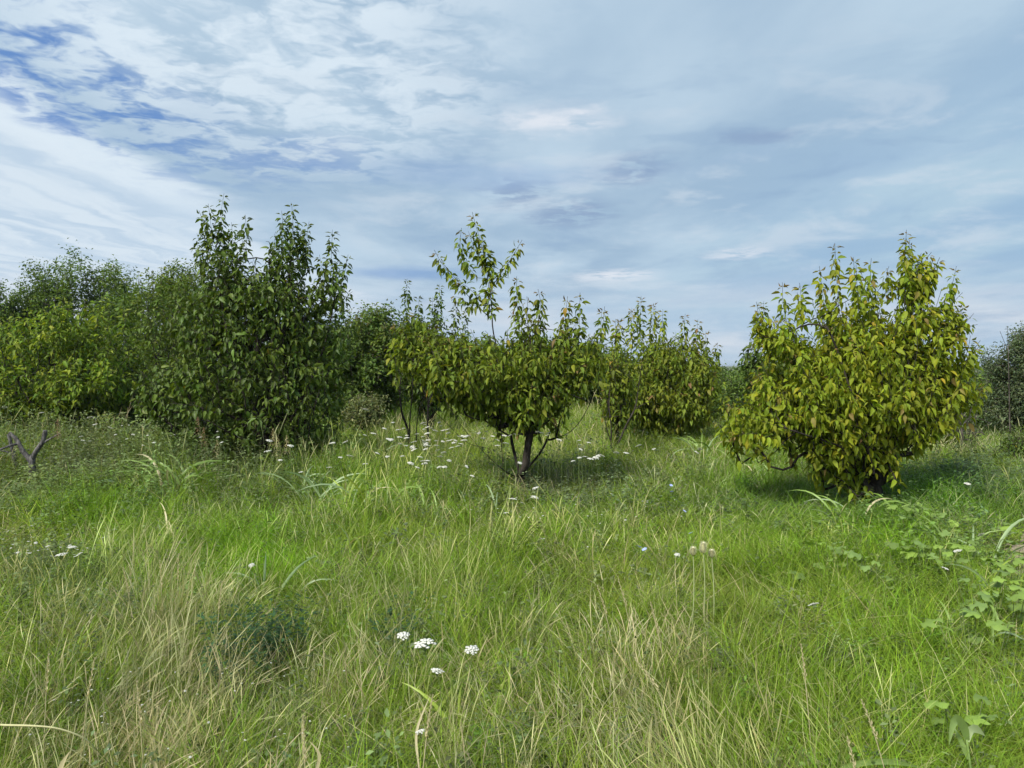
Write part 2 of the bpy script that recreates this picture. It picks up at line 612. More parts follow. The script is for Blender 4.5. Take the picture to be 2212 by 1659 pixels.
# ------------------------------------------------------------------ trees
class Skeleton:
    def __init__(self):
        self.pos, self.par, self.limb, self.chains = [], [], [], []
        self.A = np.zeros((60000, 3)); self.Tn = np.zeros((60000, 3)); self.Lb = np.zeros(60000, int)

    def node(self, p, par, limb):
        i = len(self.pos)
        p = np.asarray(p, float)
        self.pos.append(p); self.par.append(par); self.limb.append(limb)
        self.A[i] = p; self.Lb[i] = limb
        if par >= 0:
            d = p - self.A[par]
            self.Tn[i] = d / (math.sqrt(d @ d) + 1e-9)
        return i

    def chain(self, start, pts, limb):
        """a run of nodes growing from node start (or None)"""
        ids = [] if start is None else [start]
        prev = start if start is not None else -1
        for p in pts:
            prev = self.node(p, prev, limb)
            ids.append(prev)
        self.chains.append((ids, limb))
        return ids


def resample(P, step):
    P = np.asarray(P, float)
    # smooth with Catmull-Rom, then even steps
    if len(P) > 2:
        Q = np.vstack([2 * P[0] - P[1], P, 2 * P[-1] - P[-2]])
        out = []
        for i in range(1, len(Q) - 2):
            t = np.linspace(0, 1, 8, endpoint=False)[:, None]
            a, b, c, d = Q[i - 1], Q[i], Q[i + 1], Q[i + 2]
            out.append(0.5 * (2 * b + (c - a) * t + (2 * a - 5 * b + 4 * c - d) * t ** 2 + (3 * b - a - 3 * c + d) * t ** 3))
        P = np.vstack(out + [P[-1:]])
    L = np.concatenate([[0], np.cumsum(np.linalg.norm(np.diff(P, axis=0), axis=1))])
    n = max(2, int(L[-1] / step) + 1)
    t = np.linspace(0, L[-1], n)
    return np.stack([np.interp(t, L, P[:, k]) for k in range(3)], -1)


def shoot_leaves(ls, pts, st, droop, tip_col=None, gap=None):
    """put leaves along a leafy shoot whose nodes are pts"""
    P = resample(pts, 0.06)
    L = np.linalg.norm(np.diff(P, axis=0), axis=1).sum()
    n = max(4, int(L / (gap or st['gap'])))
    n = int(n * st.get('mult', 1))
    t = np.linspace(0.10, 1.0, n) + rng.uniform(-0.02, 0.02, n)
    t = np.clip(t, 0, 1)
    ix = np.clip((t * (len(P) - 1)).astype(int), 0, len(P) - 2)
    base = P[ix]
    T = unit(P[np.minimum(ix + 1, len(P) - 1)] - P[np.maximum(ix - 1, 0)])
    ref = np.where(np.abs(T[:, 2:3]) < 0.9, np.array([[0, 0, 1.0]]), np.array([[1.0, 0, 0]]))
    a = unit(np.cross(T, ref)); b = np.cross(T, a)
    ph = rng.uniform(0, 6.28) + np.arange(n) * 2.4 + rng.normal(0, 0.35, n)
    Rd = a * np.cos(ph)[:, None] + b * np.sin(ph)[:, None]
    down = np.array([0, 0, -1.0])
    young = np.clip((t - 0.8) / 0.2, 0, 1)
    dr = droop * (1 - 0.65 * young) * rng.uniform(0.15, 1.5, n)
    D = Rd * 0.8 + T * (0.25 + 0.5 * young)[:, None] + down * dr[:, None] + rng.normal(0, 0.15, (n, 3))
    D = unit(D)
    N = Rd * 0.50 + np.array([0, 0, 1.0]) * 0.80 + rng.normal(0, 0.42, (n, 3))
    Ln = st['L'] * rng.uniform(0.55, 1.22, n) * (1 - 0.40 * young)
    W = st['W'] * rng.uniform(0.85, 1.15, n) * (1 - 0.25 * young)
    C = palette(st['cols'], n) * rng.uniform(.84, 1.16) * np.array([rng.uniform(.92, 1.08), 1.0, 1.0])
    if tip_col is not None:
        C = C * (1 - young[:, None] * 0.8) + np.array(tip_col) * young[:, None] * 0.8
    base = base + Rd * 0.012 + D * 0.015
    if st.get('cloud'):
        base = base + unit(rng.normal(0, 1, (n, 3))) * (st['cloud'] * rng.rand(n, 1) ** .5)
        base[:, 2] = np.maximum(base[:, 2], .06)
    ls.add(base, D, N, Ln, W, C)


def build_tree(name, label, cat, base, trunk, limbs, blobs, leaders, st, group=None, n_shoots=300, n_leaf_parts=0, mat_leaf=None, mat_bark=None,
               Y=10.0, trunk_r=0.07, limb_names=True, seed=1, up=0.7):
    global rng
    rng = np.random.RandomState(seed)
    mat_leaf = mat_leaf or M_LEAF
    mat_bark = mat_bark or M_BARK

    def P3(q):
        dyy = q[2] if len(q) > 2 else 0.0
        v = at(q[0], q[1], Y)
        v[1] += dyy
        return v
    root = np.array([base[0], base[1], float(ground_z(base[0], base[1])) - 0.05])
    sk = Skeleton()
    tr = [root] + [P3(q) for q in trunk]
    tids = sk.chain(None, resample(tr, 0.06), 0)
    fork_i = tids[-1]
    fork = sk.pos[fork_i]
    nl = 0
    chains_of = {}
    for li, lm in enumerate(limbs):
        # lm: (parent limb index or None, [points])
        par, pts = lm
        pts = [P3(q) for q in pts]
        if par is None:
            cand = tids[max(0, len(tids) - 4):]
            nl += 1
            lid = nl
        else:
            cand = chains_of[par][0]
            lid = chains_of[par][1]
        s = min(cand, key=lambda i: np.linalg.norm(sk.pos[i] - pts[0]))
        ids = sk.chain(s, resample([sk.pos[s]] + pts, 0.10)[1:], lid)
        chains_of[li] = (ids, lid)
    # --- leafy shoots
    shoots = []
    for (pts) in leaders:
        pts = [P3(q) for q in pts]
        shoots.append((pts[0], resample(pts, 0.07), True))
    cen = fork.copy()
    vols = np.array([b[2] * b[3] * (b[5] if len(b) > 5 else 1.0) for b in blobs], float)
    pick = rng.choice(len(blobs), n_shoots, p=vols / vols.sum())
    sc = Y / F_D
    for bi in pick:
        b = blobs[bi]
        c = P3((b[0], b[1]))
        rx, rz = b[2] * sc, b[3] * sc
        rdp = b[4] if len(b) > 4 and b[4] else 0.9 * rx
        u = unit(rng.normal(0, 1, 3)) * rng.uniform(0.15, 1) ** 0.42
        tip = c + u * np.array([rx, rdp, rz])
        if len(b) > 6: tip[1] += b[6]
        out = tip - cen
        out[2] = 0
        out = unit(out) * min(1.0, np.linalg.norm(tip[:2] - cen[:2]) / 0.8)
        hi = 1.0 if u[2] > -0.1 else 0.0
        d = np.array([0, 0, up + .9 * hi]) + out * (0.75 - .35 * hi) + rng.normal(0, 0.24, 3)
        d = unit(d)
        ln = st['shoot'] * rng.uniform(0.6, 1.3)
        b0 = tip - d * ln
        if b0[2] < 0.12: b0[2] = 0.12
        # a shoot arches over at its end
        k = 6
        tt = np.linspace(0, 1, k)[:, None]
        arch = np.array([0, 0, -1.0]) * ln * (0.24 - .16 * hi) + out * ln * 0.12
        pts = b0 + d * ln * tt + arch * tt ** 2.2 + rng.normal(0, 0.006, (k, 3))
        shoots.append((b0, pts, False))
    shoots.sort(key=lambda s: np.linalg.norm(s[0] - fork) - (2.0 if s[2] else 0))
    ls = LeafSet()
    for b0, pts, lead in shoots:
        nn = len(sk.pos)
        A, Lb, tdir = sk.A[:nn], sk.Lb[:nn], sk.Tn[:nn]
        dv = b0 - A
        ds = np.linalg.norm(dv, axis=1)
        cosang = np.sum(tdir * dv, 1) / (ds + 1e-6)
        cost = ds * (1.35 - 0.45 * cosang) + np.where(Lb == 0, 0.5, 0.0) + 0.12 * np.maximum(0, np.linalg.norm(A - fork, axis=1) - np.linalg.norm(b0 - fork)) * 6
        s = int(np.argmin(cost))
        q = A[s]
        lid = max(1, int(Lb[s])) if nl else 0
        dist = ds[s]
        if dist > 0.05:
            ctrl = q + tdir[s] * dist * 0.35 + (b0 - q) * 0.25 + rng.normal(0, 0.03, 3) * min(1, dist)
            n = max(2, int(dist / 0.10) + 1)
            t = np.linspace(0, 1, n)[1:, None]
            mid = (1 - t) ** 2 * q + 2 * t * (1 - t) * ctrl + t * t * b0
            ids = sk.chain(s, mid, lid)
            s = ids[-1]
        sk.chain(s, pts[1::2] if st.get('cloud') else pts[1:], lid)
        shoot_leaves(ls, pts, st, st['droop'] * (0.9 if lead else 1.0), st.get('tip') if (lead or rng.rand() < st.get('tip_share', 0.15)) else None, st['gap'] * .48 if lead else None)
    ls.done()
    # --- wood radii (pipe model)
    n = len(sk.pos)
    r2 = np.zeros(n)
    child = np.zeros(n, int)
    for i in range(n):
        if sk.par[i] >= 0: child[sk.par[i]] += 1
    e = 2.25
    for i in range(n - 1, -1, -1):
        if child[i] == 0: r2[i] = st['twig'] ** e
        if sk.par[i] >= 0: r2[sk.par[i]] += r2[i]
    R = r2 ** (1 / e)
    R *= np.clip(1 + (trunk_r / R[tids[-1]] - 1) * np.clip((R - st['twig']) / (R[tids[-1]] - st['twig'] + 1e-9), 0, 1) ** 0.4, 0.2, 6)
    geos = {}
    for ids, lid in sk.chains:
        if len(ids) < 2: continue
        P = np.array([sk.pos[i] for i in ids])
        rr = np.array([R[i] for i in ids])
        if lid == 0:
            rr = np.maximum(rr, trunk_r * 0.9)
            rr = rr * (1 + 0.5 * np.exp(-np.arange(len(ids)) / 1.5))
        elif len(rr) > 1:
            rr[0] = rr[1] * 1.15
        big = rr.max()
        sides = 10 if big > 0.03 else (6 if big > 0.012 else 4)
        if big < 0.006: sides = 3
        if Y > 12: sides = 7 if big > 0.03 else (4 if big > 0.012 else 3)
        geos.setdefault(lid, Geo()).tube(P, rr, sides, (0.05, 0.045, 0.04), wob=0.10 if big > 0.012 else 0.0)
    T = empty(name, (float(root[0]), float(root[1]), float(root[2] + 0.05)))
    tag(T, label, cat, group)
    off = np.array(T.location)
    for lid, g in sorted(geos.items()):
        g.V = [v - off for v in g.V]
        obj('trunk' if lid == 0 else 'limb', g.mesh(name + '_wood', mat_bark), T)
    ls.P = ls.P - off
    mask = np.ones(len(ls.L), bool)
    if n_leaf_parts:
        # the leaves that show largest: nearest to the viewer, broad side turned to it
        W = ls.P + off
        view = unit(np.array([0, 0, CAM_H]) - W)
        face = np.abs(np.sum(view * ls.N, 1))
        # nearest in each small cell of the picture, so that they are the ones not covered by others
        u = ((W[:, 0] / W[:, 1]) * F_D / 16).astype(int); v = ((W[:, 2] - CAM_H) / W[:, 1] * F_D / 16).astype(int)
        best = {}
        for i in np.argsort(W[:, 1]):
            best.setdefault((u[i], v[i]), i)
        cand = np.array(list(best.values()))
        cand = cand[np.argsort(-(ls.L[cand] / W[cand, 1] * (0.35 + face[cand])))][:n_leaf_parts]
        mask[cand] = False
        # quantise colours into shared meshes
        q = 8
        order = np.argsort(ls.C[cand, 0] + ls.C[cand, 1])
        S = np.cross(ls.D, ls.N)
        cache = {}
        for rank, ci in enumerate(order):
            i = cand[ci]
            key = (int(rank * q / len(cand)), int(ls.K[i]))
            if key not in cache:
                TV, TT = TEMPLATES[ls.K[i]]
                cache[key] = mesh_np('leaf', TV, TT, None, np.tile(ls.C[i], (len(TV), 1)), True, mat_leaf)
            o = bpy.data.objects.new('leaf', cache[key])
            coll.objects.link(o)
            o.parent = T
            x, y, z = S[i] * ls.L[i] * ls.W[i], ls.D[i] * ls.L[i], ls.N[i] * ls.L[i]
            p = ls.P[i]
            o.matrix_local = Matrix(((x[0], y[0], z[0], p[0]), (x[1], y[1], z[1], p[1]), (x[2], y[2], z[2], p[2]), (0, 0, 0, 1)))
    c = obj('crown', ls.mesh('crown', mask, mat_leaf, (2 if st.get('small') else (1 if Y > 12 else 0))), T)
    tag(c, kind='stuff')
    return T


# leaf styles -- colours are linear base colours with a weight
OLIVE = dict(L=0.102, W=0.92, gap=0.025, droop=1.2, shoot=0.50, twig=0.0026, tip=(0.24, 0.12, 0.07), tip_share=0.12,
             cols=[(0.255, 0.308, 0.022, 4), (0.225, 0.285, 0.022, 4), (0.185, 0.250, 0.022, 2.5), (0.32, 0.325, 0.024, 1.0), (0.38, 0.30, 0.03, 0.08)])
OLIVE_MID = dict(OLIVE, L=0.104, W=0.86, cols=[(0.175, 0.225, 0.022, 4), (0.148, 0.205, 0.022, 4), (0.120, 0.175, 0.022, 3), (0.225, 0.26, 0.024, 1.2), (0.30, 0.22, 0.03, 0.04)])
DARK = dict(L=0.116, W=0.9, gap=0.030, droop=0.95, shoot=0.46, twig=0.0026, tip=(0.14, 0.15, 0.06), tip_share=0.05,
            cols=[(0.088, 0.140, 0.020, 4), (0.070, 0.116, 0.019, 4), (0.118, 0.175, 0.024, 2.5), (0.14, 0.205, 0.034, 0.9), (0.3, 0.25, 0.02, 0.02)])
LIME = dict(L=0.138, W=0.85, gap=0.036, droop=0.7, shoot=0.5, twig=0.003, tip=(0.32, 0.36, 0.07), tip_share=0.3,
            cols=[(0.165, 0.250, 0.026, 4), (0.120, 0.195, 0.024, 4), (0.270, 0.335, 0.040, 3.0), (0.085, 0.145, 0.022, 1.5)])
FINE = dict(small=True, L=0.115, W=0.95, gap=0.016, mult=3.2, cloud=0.22, droop=0.5, shoot=0.55, twig=0.005, tip=None,
            cols=[(0.115, 0.185, 0.036, 4), (0.090, 0.150, 0.034, 4), (0.150, 0.220, 0.045, 2)])
GREYGREEN = dict(small=True, L=0.070, W=0.8, gap=0.014, mult=3.8, cloud=0.16, droop=0.3, shoot=0.5, twig=0.005, tip=None,
                 cols=[(0.130, 0.175, 0.085, 4), (0.100, 0.140, 0.070, 4), (0.18, 0.21, 0.11, 1.5)])


def base_at(xd, Y):
    return ((xd - 1106.0) / F_D * Y, Y)


def tree_right():
    Y = 8.9
    limbs = [
        (None, [(1862, 1050, -0.1), (1846, 1000, -0.25), (1836, 930, -0.4), (1800, 840, -0.45), (1770, 740, -0.4), (1745, 680, -0.3)]),
        (0, [(1822, 985, -0.35), (1775, 955, -0.5), (1700, 930, -0.6), (1620, 905, -0.6), (1570, 890, -0.55)]),
        (None, [(1895, 1030, 0.1), (1900, 960, 0.2), (1880, 860, 0.25), (1850, 740, 0.2), (1815, 620, 0.1)]),
        (None, [(1908, 1020, -0.1), (1925, 950, -0.15), (1945, 850, -0.1), (1960, 730, 0.0), (1965, 620, 0.0), (1965, 560, 0)]),
        (3, [(1990, 760, 0.15), (2035, 680, 0.2), (2055, 620, 0.2)]),
        (None, [(1925, 1020, 0.15), (1965, 960, 0.3), (2010, 890, 0.45), (2060, 810, 0.5)]),
        (None, [(1850, 1062, -0.3), (1790, 1040, -0.55), (1740, 1025, -0.7)]),
        (2, [(1890, 900, 0.5), (1850, 800, 0.8), (1800, 720, 0.9)]),
        (5, [(1990, 900, 0.8), (1980, 800, 1.0), (1960, 700, 0.9)]),
        (0, [(1850, 880, -0.8), (1880, 780, -1.0), (1890, 700, -0.9)]),
    ]
    blobs = [(1815, 790, 175, 105, 1.0), (1850, 720, 120, 60, .8), (1770, 850, 165, 65, .95), (1960, 815, 110, 70, .75),
             (1830, 925, 115, 48, 0.7, .8), (1765, 935, 65, 36, 0.45, .8), (1945, 890, 55, 55, 0.5, .7), (1625, 872, 70, 30, 0.3, 1.3), (1590, 900, 55, 18, 0.25, 1.0), (1645, 825, 45, 40, .35),
             (1965, 665, 50, 45, 0.35), (1985, 575, 30, 40, 0.2, 1.5), (2045, 635, 24, 45, 0.2, 1.1), (2070, 672, 24, 20, 0.2, 1.6), (2090, 745, 18, 34, 0.18, 1.7), (2085, 815, 40, 42, 0.35, 1.1),
             (1695, 705, 42, 42, 0.35, 1.1), (1648, 690, 18, 40, 0.18, 1.3), (1790, 650, 32, 40, 0.25, 1.2), (1715, 905, 40, 18, .3), (1810, 970, 50, 20, .3, .5), (1915, 960, 28, 30, .25, .4), (1868, 640, 24, 35, .22, 1.2), (1900, 670, 110, 42, .6, 1.0), (2015, 720, 50, 50, .45, 1.2), (2015, 785, 65, 45, .5, 1.1), (1990, 870, 60, 42, .5, 1.0), (1720, 800, 75, 50, .6, 1.0)]
    leaders = [[(1760, 690, .3), (1752, 640, .3), (1748, 605, .3)], [(1830, 680, -.3), (1826, 620, -.3), (1824, 580, -.3)], [(1905, 680, .3), (1905, 630, .3), (1902, 590, .3)], [(1935, 660, -.2), (1938, 600, -.2), (1935, 545, -.2)], [(1670, 760, -.4), (1662, 720, -.4), (1660, 690, -.4)], [(2005, 700, .2), (2012, 640, .2), (2020, 600, .2)],
               [(1975, 620, .1), (1972, 550, .1), (1975, 515, .1)], [(1650, 740), (1640, 690), (1634, 652)], [(1705, 720), (1692, 660), (1690, 610)], [(1735, 700), (1725, 660), (1722, 632)], [(1785, 680), (1775, 620), (1770, 575)],
               [(1812, 660), (1806, 590), (1803, 525)], [(1850, 640), (1846, 590), (1843, 555)], [(1885, 640), (1880, 590), (1882, 558)],
               [(1962, 640), (1955, 560), (1958, 496)], [(1985, 620), (1995, 570), (2012, 545)], [(1995, 640), (2015, 590), (2030, 556)], [(2030, 690), (2055, 620), (2066, 575)],
               [(2075, 800), (2092, 750), (2096, 725)], [(1640, 905, -.5), (1580, 880, -.5), (1540, 872, -.5)], [(1660, 945, -.5), (1600, 928, -.5), (1550, 935, -.5)],
               [(1930, 640), (1915, 600), (1920, 575)], [(1660, 860, -.3), (1630, 820, -.3), (1612, 812, -.3)], [(2060, 880), (2100, 850), (2125, 835)], [(2050, 740), (2075, 680), (2082, 655)]]
    build_tree('persimmon_tree', 'yellowish olive fruit tree with dense drooping leaves at the right of the meadow', 'tree', base_at(1885, Y),
               [(1884, 1062), (1886, 1045)], limbs, blobs, leaders, OLIVE, 'fruit trees in the meadow', 980, 300, M_LEAF, M_BARK, Y, 0.085, seed=11)


def tree_middle():
    Y = 9.6
    limbs = [
        (None, [(1112, 1026, -.1), (1085, 1007, -.25), (1044, 965, -.4), (1002, 912, -.5), (950, 830, -.5), (905, 760, -.45)]),      # 0 low left
        (0, [(1087, 1005, -.28), (1085, 970, -.3), (1083, 920, -.3), (1075, 850, -.35), (1050, 770, -.3)]),                           # 1 upright from it
        (0, [(1060, 966, -.2), (1011, 957, 0.0), (960, 912, .1), (920, 870, .1), (880, 800, .1)]),                                     # 2
        (None, [(1119, 1010, 0), (1106, 957, .05), (1098, 895, .05), (1085, 800, 0), (1066, 720, 0), (1062, 668, 0), (1056, 600, 0), (1040, 530, 0)]),  # 3 centre
        (3, [(1103, 945, 0.1), (1070, 925, .15), (1035, 900, .25), (990, 830, .3), (960, 750, .3)]),                                  # 4
        (None, [(1134, 1008, -.1), (1139, 969, -.15), (1149, 895, -.2), (1150, 800, -.2), (1140, 700, -.15), (1125, 650, -.1)]),       # 5
        (None, [(1140, 1013, .1), (1176, 969, .2), (1205, 891, .3), (1225, 800, .3), (1240, 720, .3)]),                               # 6
        (6, [(1195, 950, .1), (1238, 928, 0), (1275, 870, 0), (1295, 790, 0)]),                                                        # 7
        (5, [(1145, 930, .3), (1140, 850, .6), (1120, 760, .8)]),                                                                       # 8
        (3, [(1062, 690, 0), (1011, 639, 0), (975, 590, 0), (948, 560, 0)]),                                                           # 9 left arm
        (3, [(1060, 625, 0), (1085, 585, 0), (1105, 560, 0)]),                                                                          # 10 right arm
    ]
    blobs = [(1075, 765, 190, 62, 1.0), (1090, 805, 150, 45, 0.8, .8), (920, 740, 80, 34, .6, 1.2), (893, 705, 38, 20, .35, 1.4), (1240, 745, 80, 55, .7), (1150, 820, 130, 40, .8, .8),
             (1125, 690, 28, 38, .3, 1.1), (1045, 725, 75, 28, .5), (965, 698, 42, 16, .3, 1.1), (1225, 695, 24, 34, .22, 1.1), (965, 790, 45, 30, .5, .7), (1280, 750, 28, 42, .35), (1165, 685, 20, 30, .22, 1.1), (866, 702, 18, 9, .2, 1.6), (1105, 830, 70, 22, .5, .6), (1030, 815, 50, 22, .4, .6), (1180, 825, 45, 22, .4, .6), (1000, 770, 70, 48, .6, 1.0), (985, 730, 50, 30, .4, 1.0)]
    leaders = [[(1056, 590), (1044, 540), (1030, 495), (1020, 458)], [(1058, 640), (1052, 590), (1048, 545), (1040, 515)], [(1030, 600), (1008, 570), (994, 531), (997, 492)],
               [(1005, 635), (978, 600), (955, 570), (938, 540)], [(1030, 640), (1010, 620), (985, 605)], [(1066, 615), (1090, 580), (1108, 552), (1128, 518)], [(1062, 680), (1055, 650), (1060, 620)],
               [(1120, 690), (1116, 640), (1116, 597)], [(1135, 700), (1140, 665), (1138, 640)], [(1160, 710), (1168, 660), (1162, 624)], [(1220, 720), (1222, 680), (1226, 640)], [(1250, 730), (1252, 680), (1253, 632)],
               [(1295, 740), (1302, 700), (1306, 662)], [(1066, 600), (1058, 570), (1062, 540)], [(1040, 560), (1022, 530), (1012, 500)], [(900, 740), (870, 710), (843, 705)], [(1015, 660), (990, 640), (975, 650)],
               [(930, 720), (905, 690), (885, 680)], [(1062, 675), (1066, 655), (1050, 640)], [(1030, 660), (1025, 640), (1045, 640)]]
    build_tree('persimmon_tree', 'olive fruit tree with forked low limbs and one tall three-armed leader, standing mid-meadow', 'tree', base_at(1126, Y),
               [(1126, 1040), (1124, 1024)], limbs, blobs, leaders, OLIVE_MID, 'fruit trees in the meadow', 700, 300, M_LEAF, M_BARK, Y, 0.052, seed=23)


def tree_left():
    Y = 11.6
    limbs = [
        (None, [(590, 940, -.2), (560, 860, -.4), (520, 760, -.4), (495, 650, -.3), (480, 550, -.2), (470, 480, -.1)]),
        (None, [(600, 930, .1), (605, 840, .2), (612, 720, .2), (620, 600, .1), (632, 520, .1)]),
        (None, [(615, 945, -.2), (660, 860, -.2), (700, 760, -.1), (720, 660, 0), (725, 590, 0)]),
        (None, [(570, 950, -.5), (500, 900, -.9), (430, 850, -1.1), (380, 800, -1.1)]),
        (None, [(600, 950, -.6), (620, 900, -1.0), (640, 820, -1.2), (640, 740, -1.2)]),
        (None, [(590, 940, .6), (560, 860, .9), (520, 760, 1.1)]),
        (None, [(610, 960, .2), (670, 930, .3), (720, 900, .3)]),
    ]
    blobs = [(560, 690, 175, 130, 1.2), (545, 830, 215, 120, 1.4), (560, 930, 180, 60, 1.1), (430, 830, 130, 95, 1.0), (350, 830, 60, 70, .6), (690, 730, 75, 110, .8), (690, 880, 65, 80, .7),
             (480, 540, 50, 75, .5, 1.3), (630, 545, 55, 80, .5, 1.3), (555, 600, 90, 60, .7, 1.3), (545, 650, 150, 70, .9, 1.2), (430, 680, 70, 70, .7, 1.1), (715, 600, 40, 50, .35, 1.2), (450, 600, 40, 60, .4, 1.2), (590, 985, 90, 25, .5)]
    leaders = [[(478, 520), (478, 460), (484, 418)], [(450, 540), (442, 490), (430, 455)], [(460, 520), (455, 480), (450, 440)], [(530, 560), (532, 510), (530, 464)], [(640, 540), (633, 480), (630, 438)],
               [(655, 560), (662, 510), (668, 478)], [(620, 540), (612, 490), (608, 455)], [(715, 610), (716, 550), (718, 496)], [(725, 650), (742, 600), (752, 550)], [(500, 560), (502, 510), (500, 480)],
               [(440, 580), (428, 540), (425, 520)], [(585, 600), (582, 550), (590, 520)], [(700, 620), (695, 580), (690, 550)], [(735, 680), (750, 640), (762, 630)]]
    build_tree('persimmon_tree', 'largest dark green fruit tree, its leafy skirt reaching down to the grass', 'tree', base_at(595, Y),
               [(596, 990), (594, 955)], limbs, blobs, leaders, DARK, 'fruit trees in the meadow', 1150, 300, M_LEAF_DARK, M_BARK, Y, 0.10, seed=5, up=0.55)


tree_right()
tree_middle()
tree_left()


def auto_tree(name, label, xd, ytop, ybase, half, Y, st, n_shoots, group, parts=0, mat=None, bark=None, seed=1, leaders=(), blobs=None, trunk_r=0.08, skirt=0.15, up=0.7, cat='tree'):
    """a tree from its place in the view: crown between rows ytop and ybase, half width half"""
    r = np.random.RandomState(seed)
    yb_ground = HOR + CAM_H * F_D / Y
    fork = ybase - (ybase - ytop) * skirt * 0.2
    fork = min(fork, yb_ground - 0.12 * F_D / Y)
    hgt = fork - ytop
    limbs = []
    for k in range(6):
        a = k * 2.1 + r.uniform(-.4, .4)
        sx, sy = math.cos(a), math.sin(a)
        m = half * Y / F_D
        limbs.append((None, [(xd + sx * half * .15, fork - hgt * .12, sy * m * .15), (xd + sx * half * .38, fork - hgt * .35, sy * m * .4), (xd + sx * half * .5, fork - hgt * (.6 + r.uniform(0, .2)), sy * m * .5)]))
    if blobs is None:
        m = half * Y / F_D
        ym = (ytop + ybase) / 2
        hh = (ybase - ytop) / 2
        blobs = [(xd, ym, half * .82, hh * .85, m * .8)]
        for k in range(9):
            a = r.uniform(0, 6.28)
            q = r.uniform(.35, .68)
            blobs.append((xd + math.cos(a) * half * q, ym + math.sin(a) * hh * q, half * r.uniform(.28, .4), hh * r.uniform(.26, .38), m * .4, 1.5, r.uniform(-.5, .3) * m))
    build_tree(name, label, cat, base_at(xd, Y), [(xd + r.uniform(-3, 3), (fork + yb_ground) / 2), (xd, fork)], limbs, blobs, list(leaders), st, group, n_shoots, parts,
               mat, bark, Y, trunk_r, seed=seed + 100, up=up)


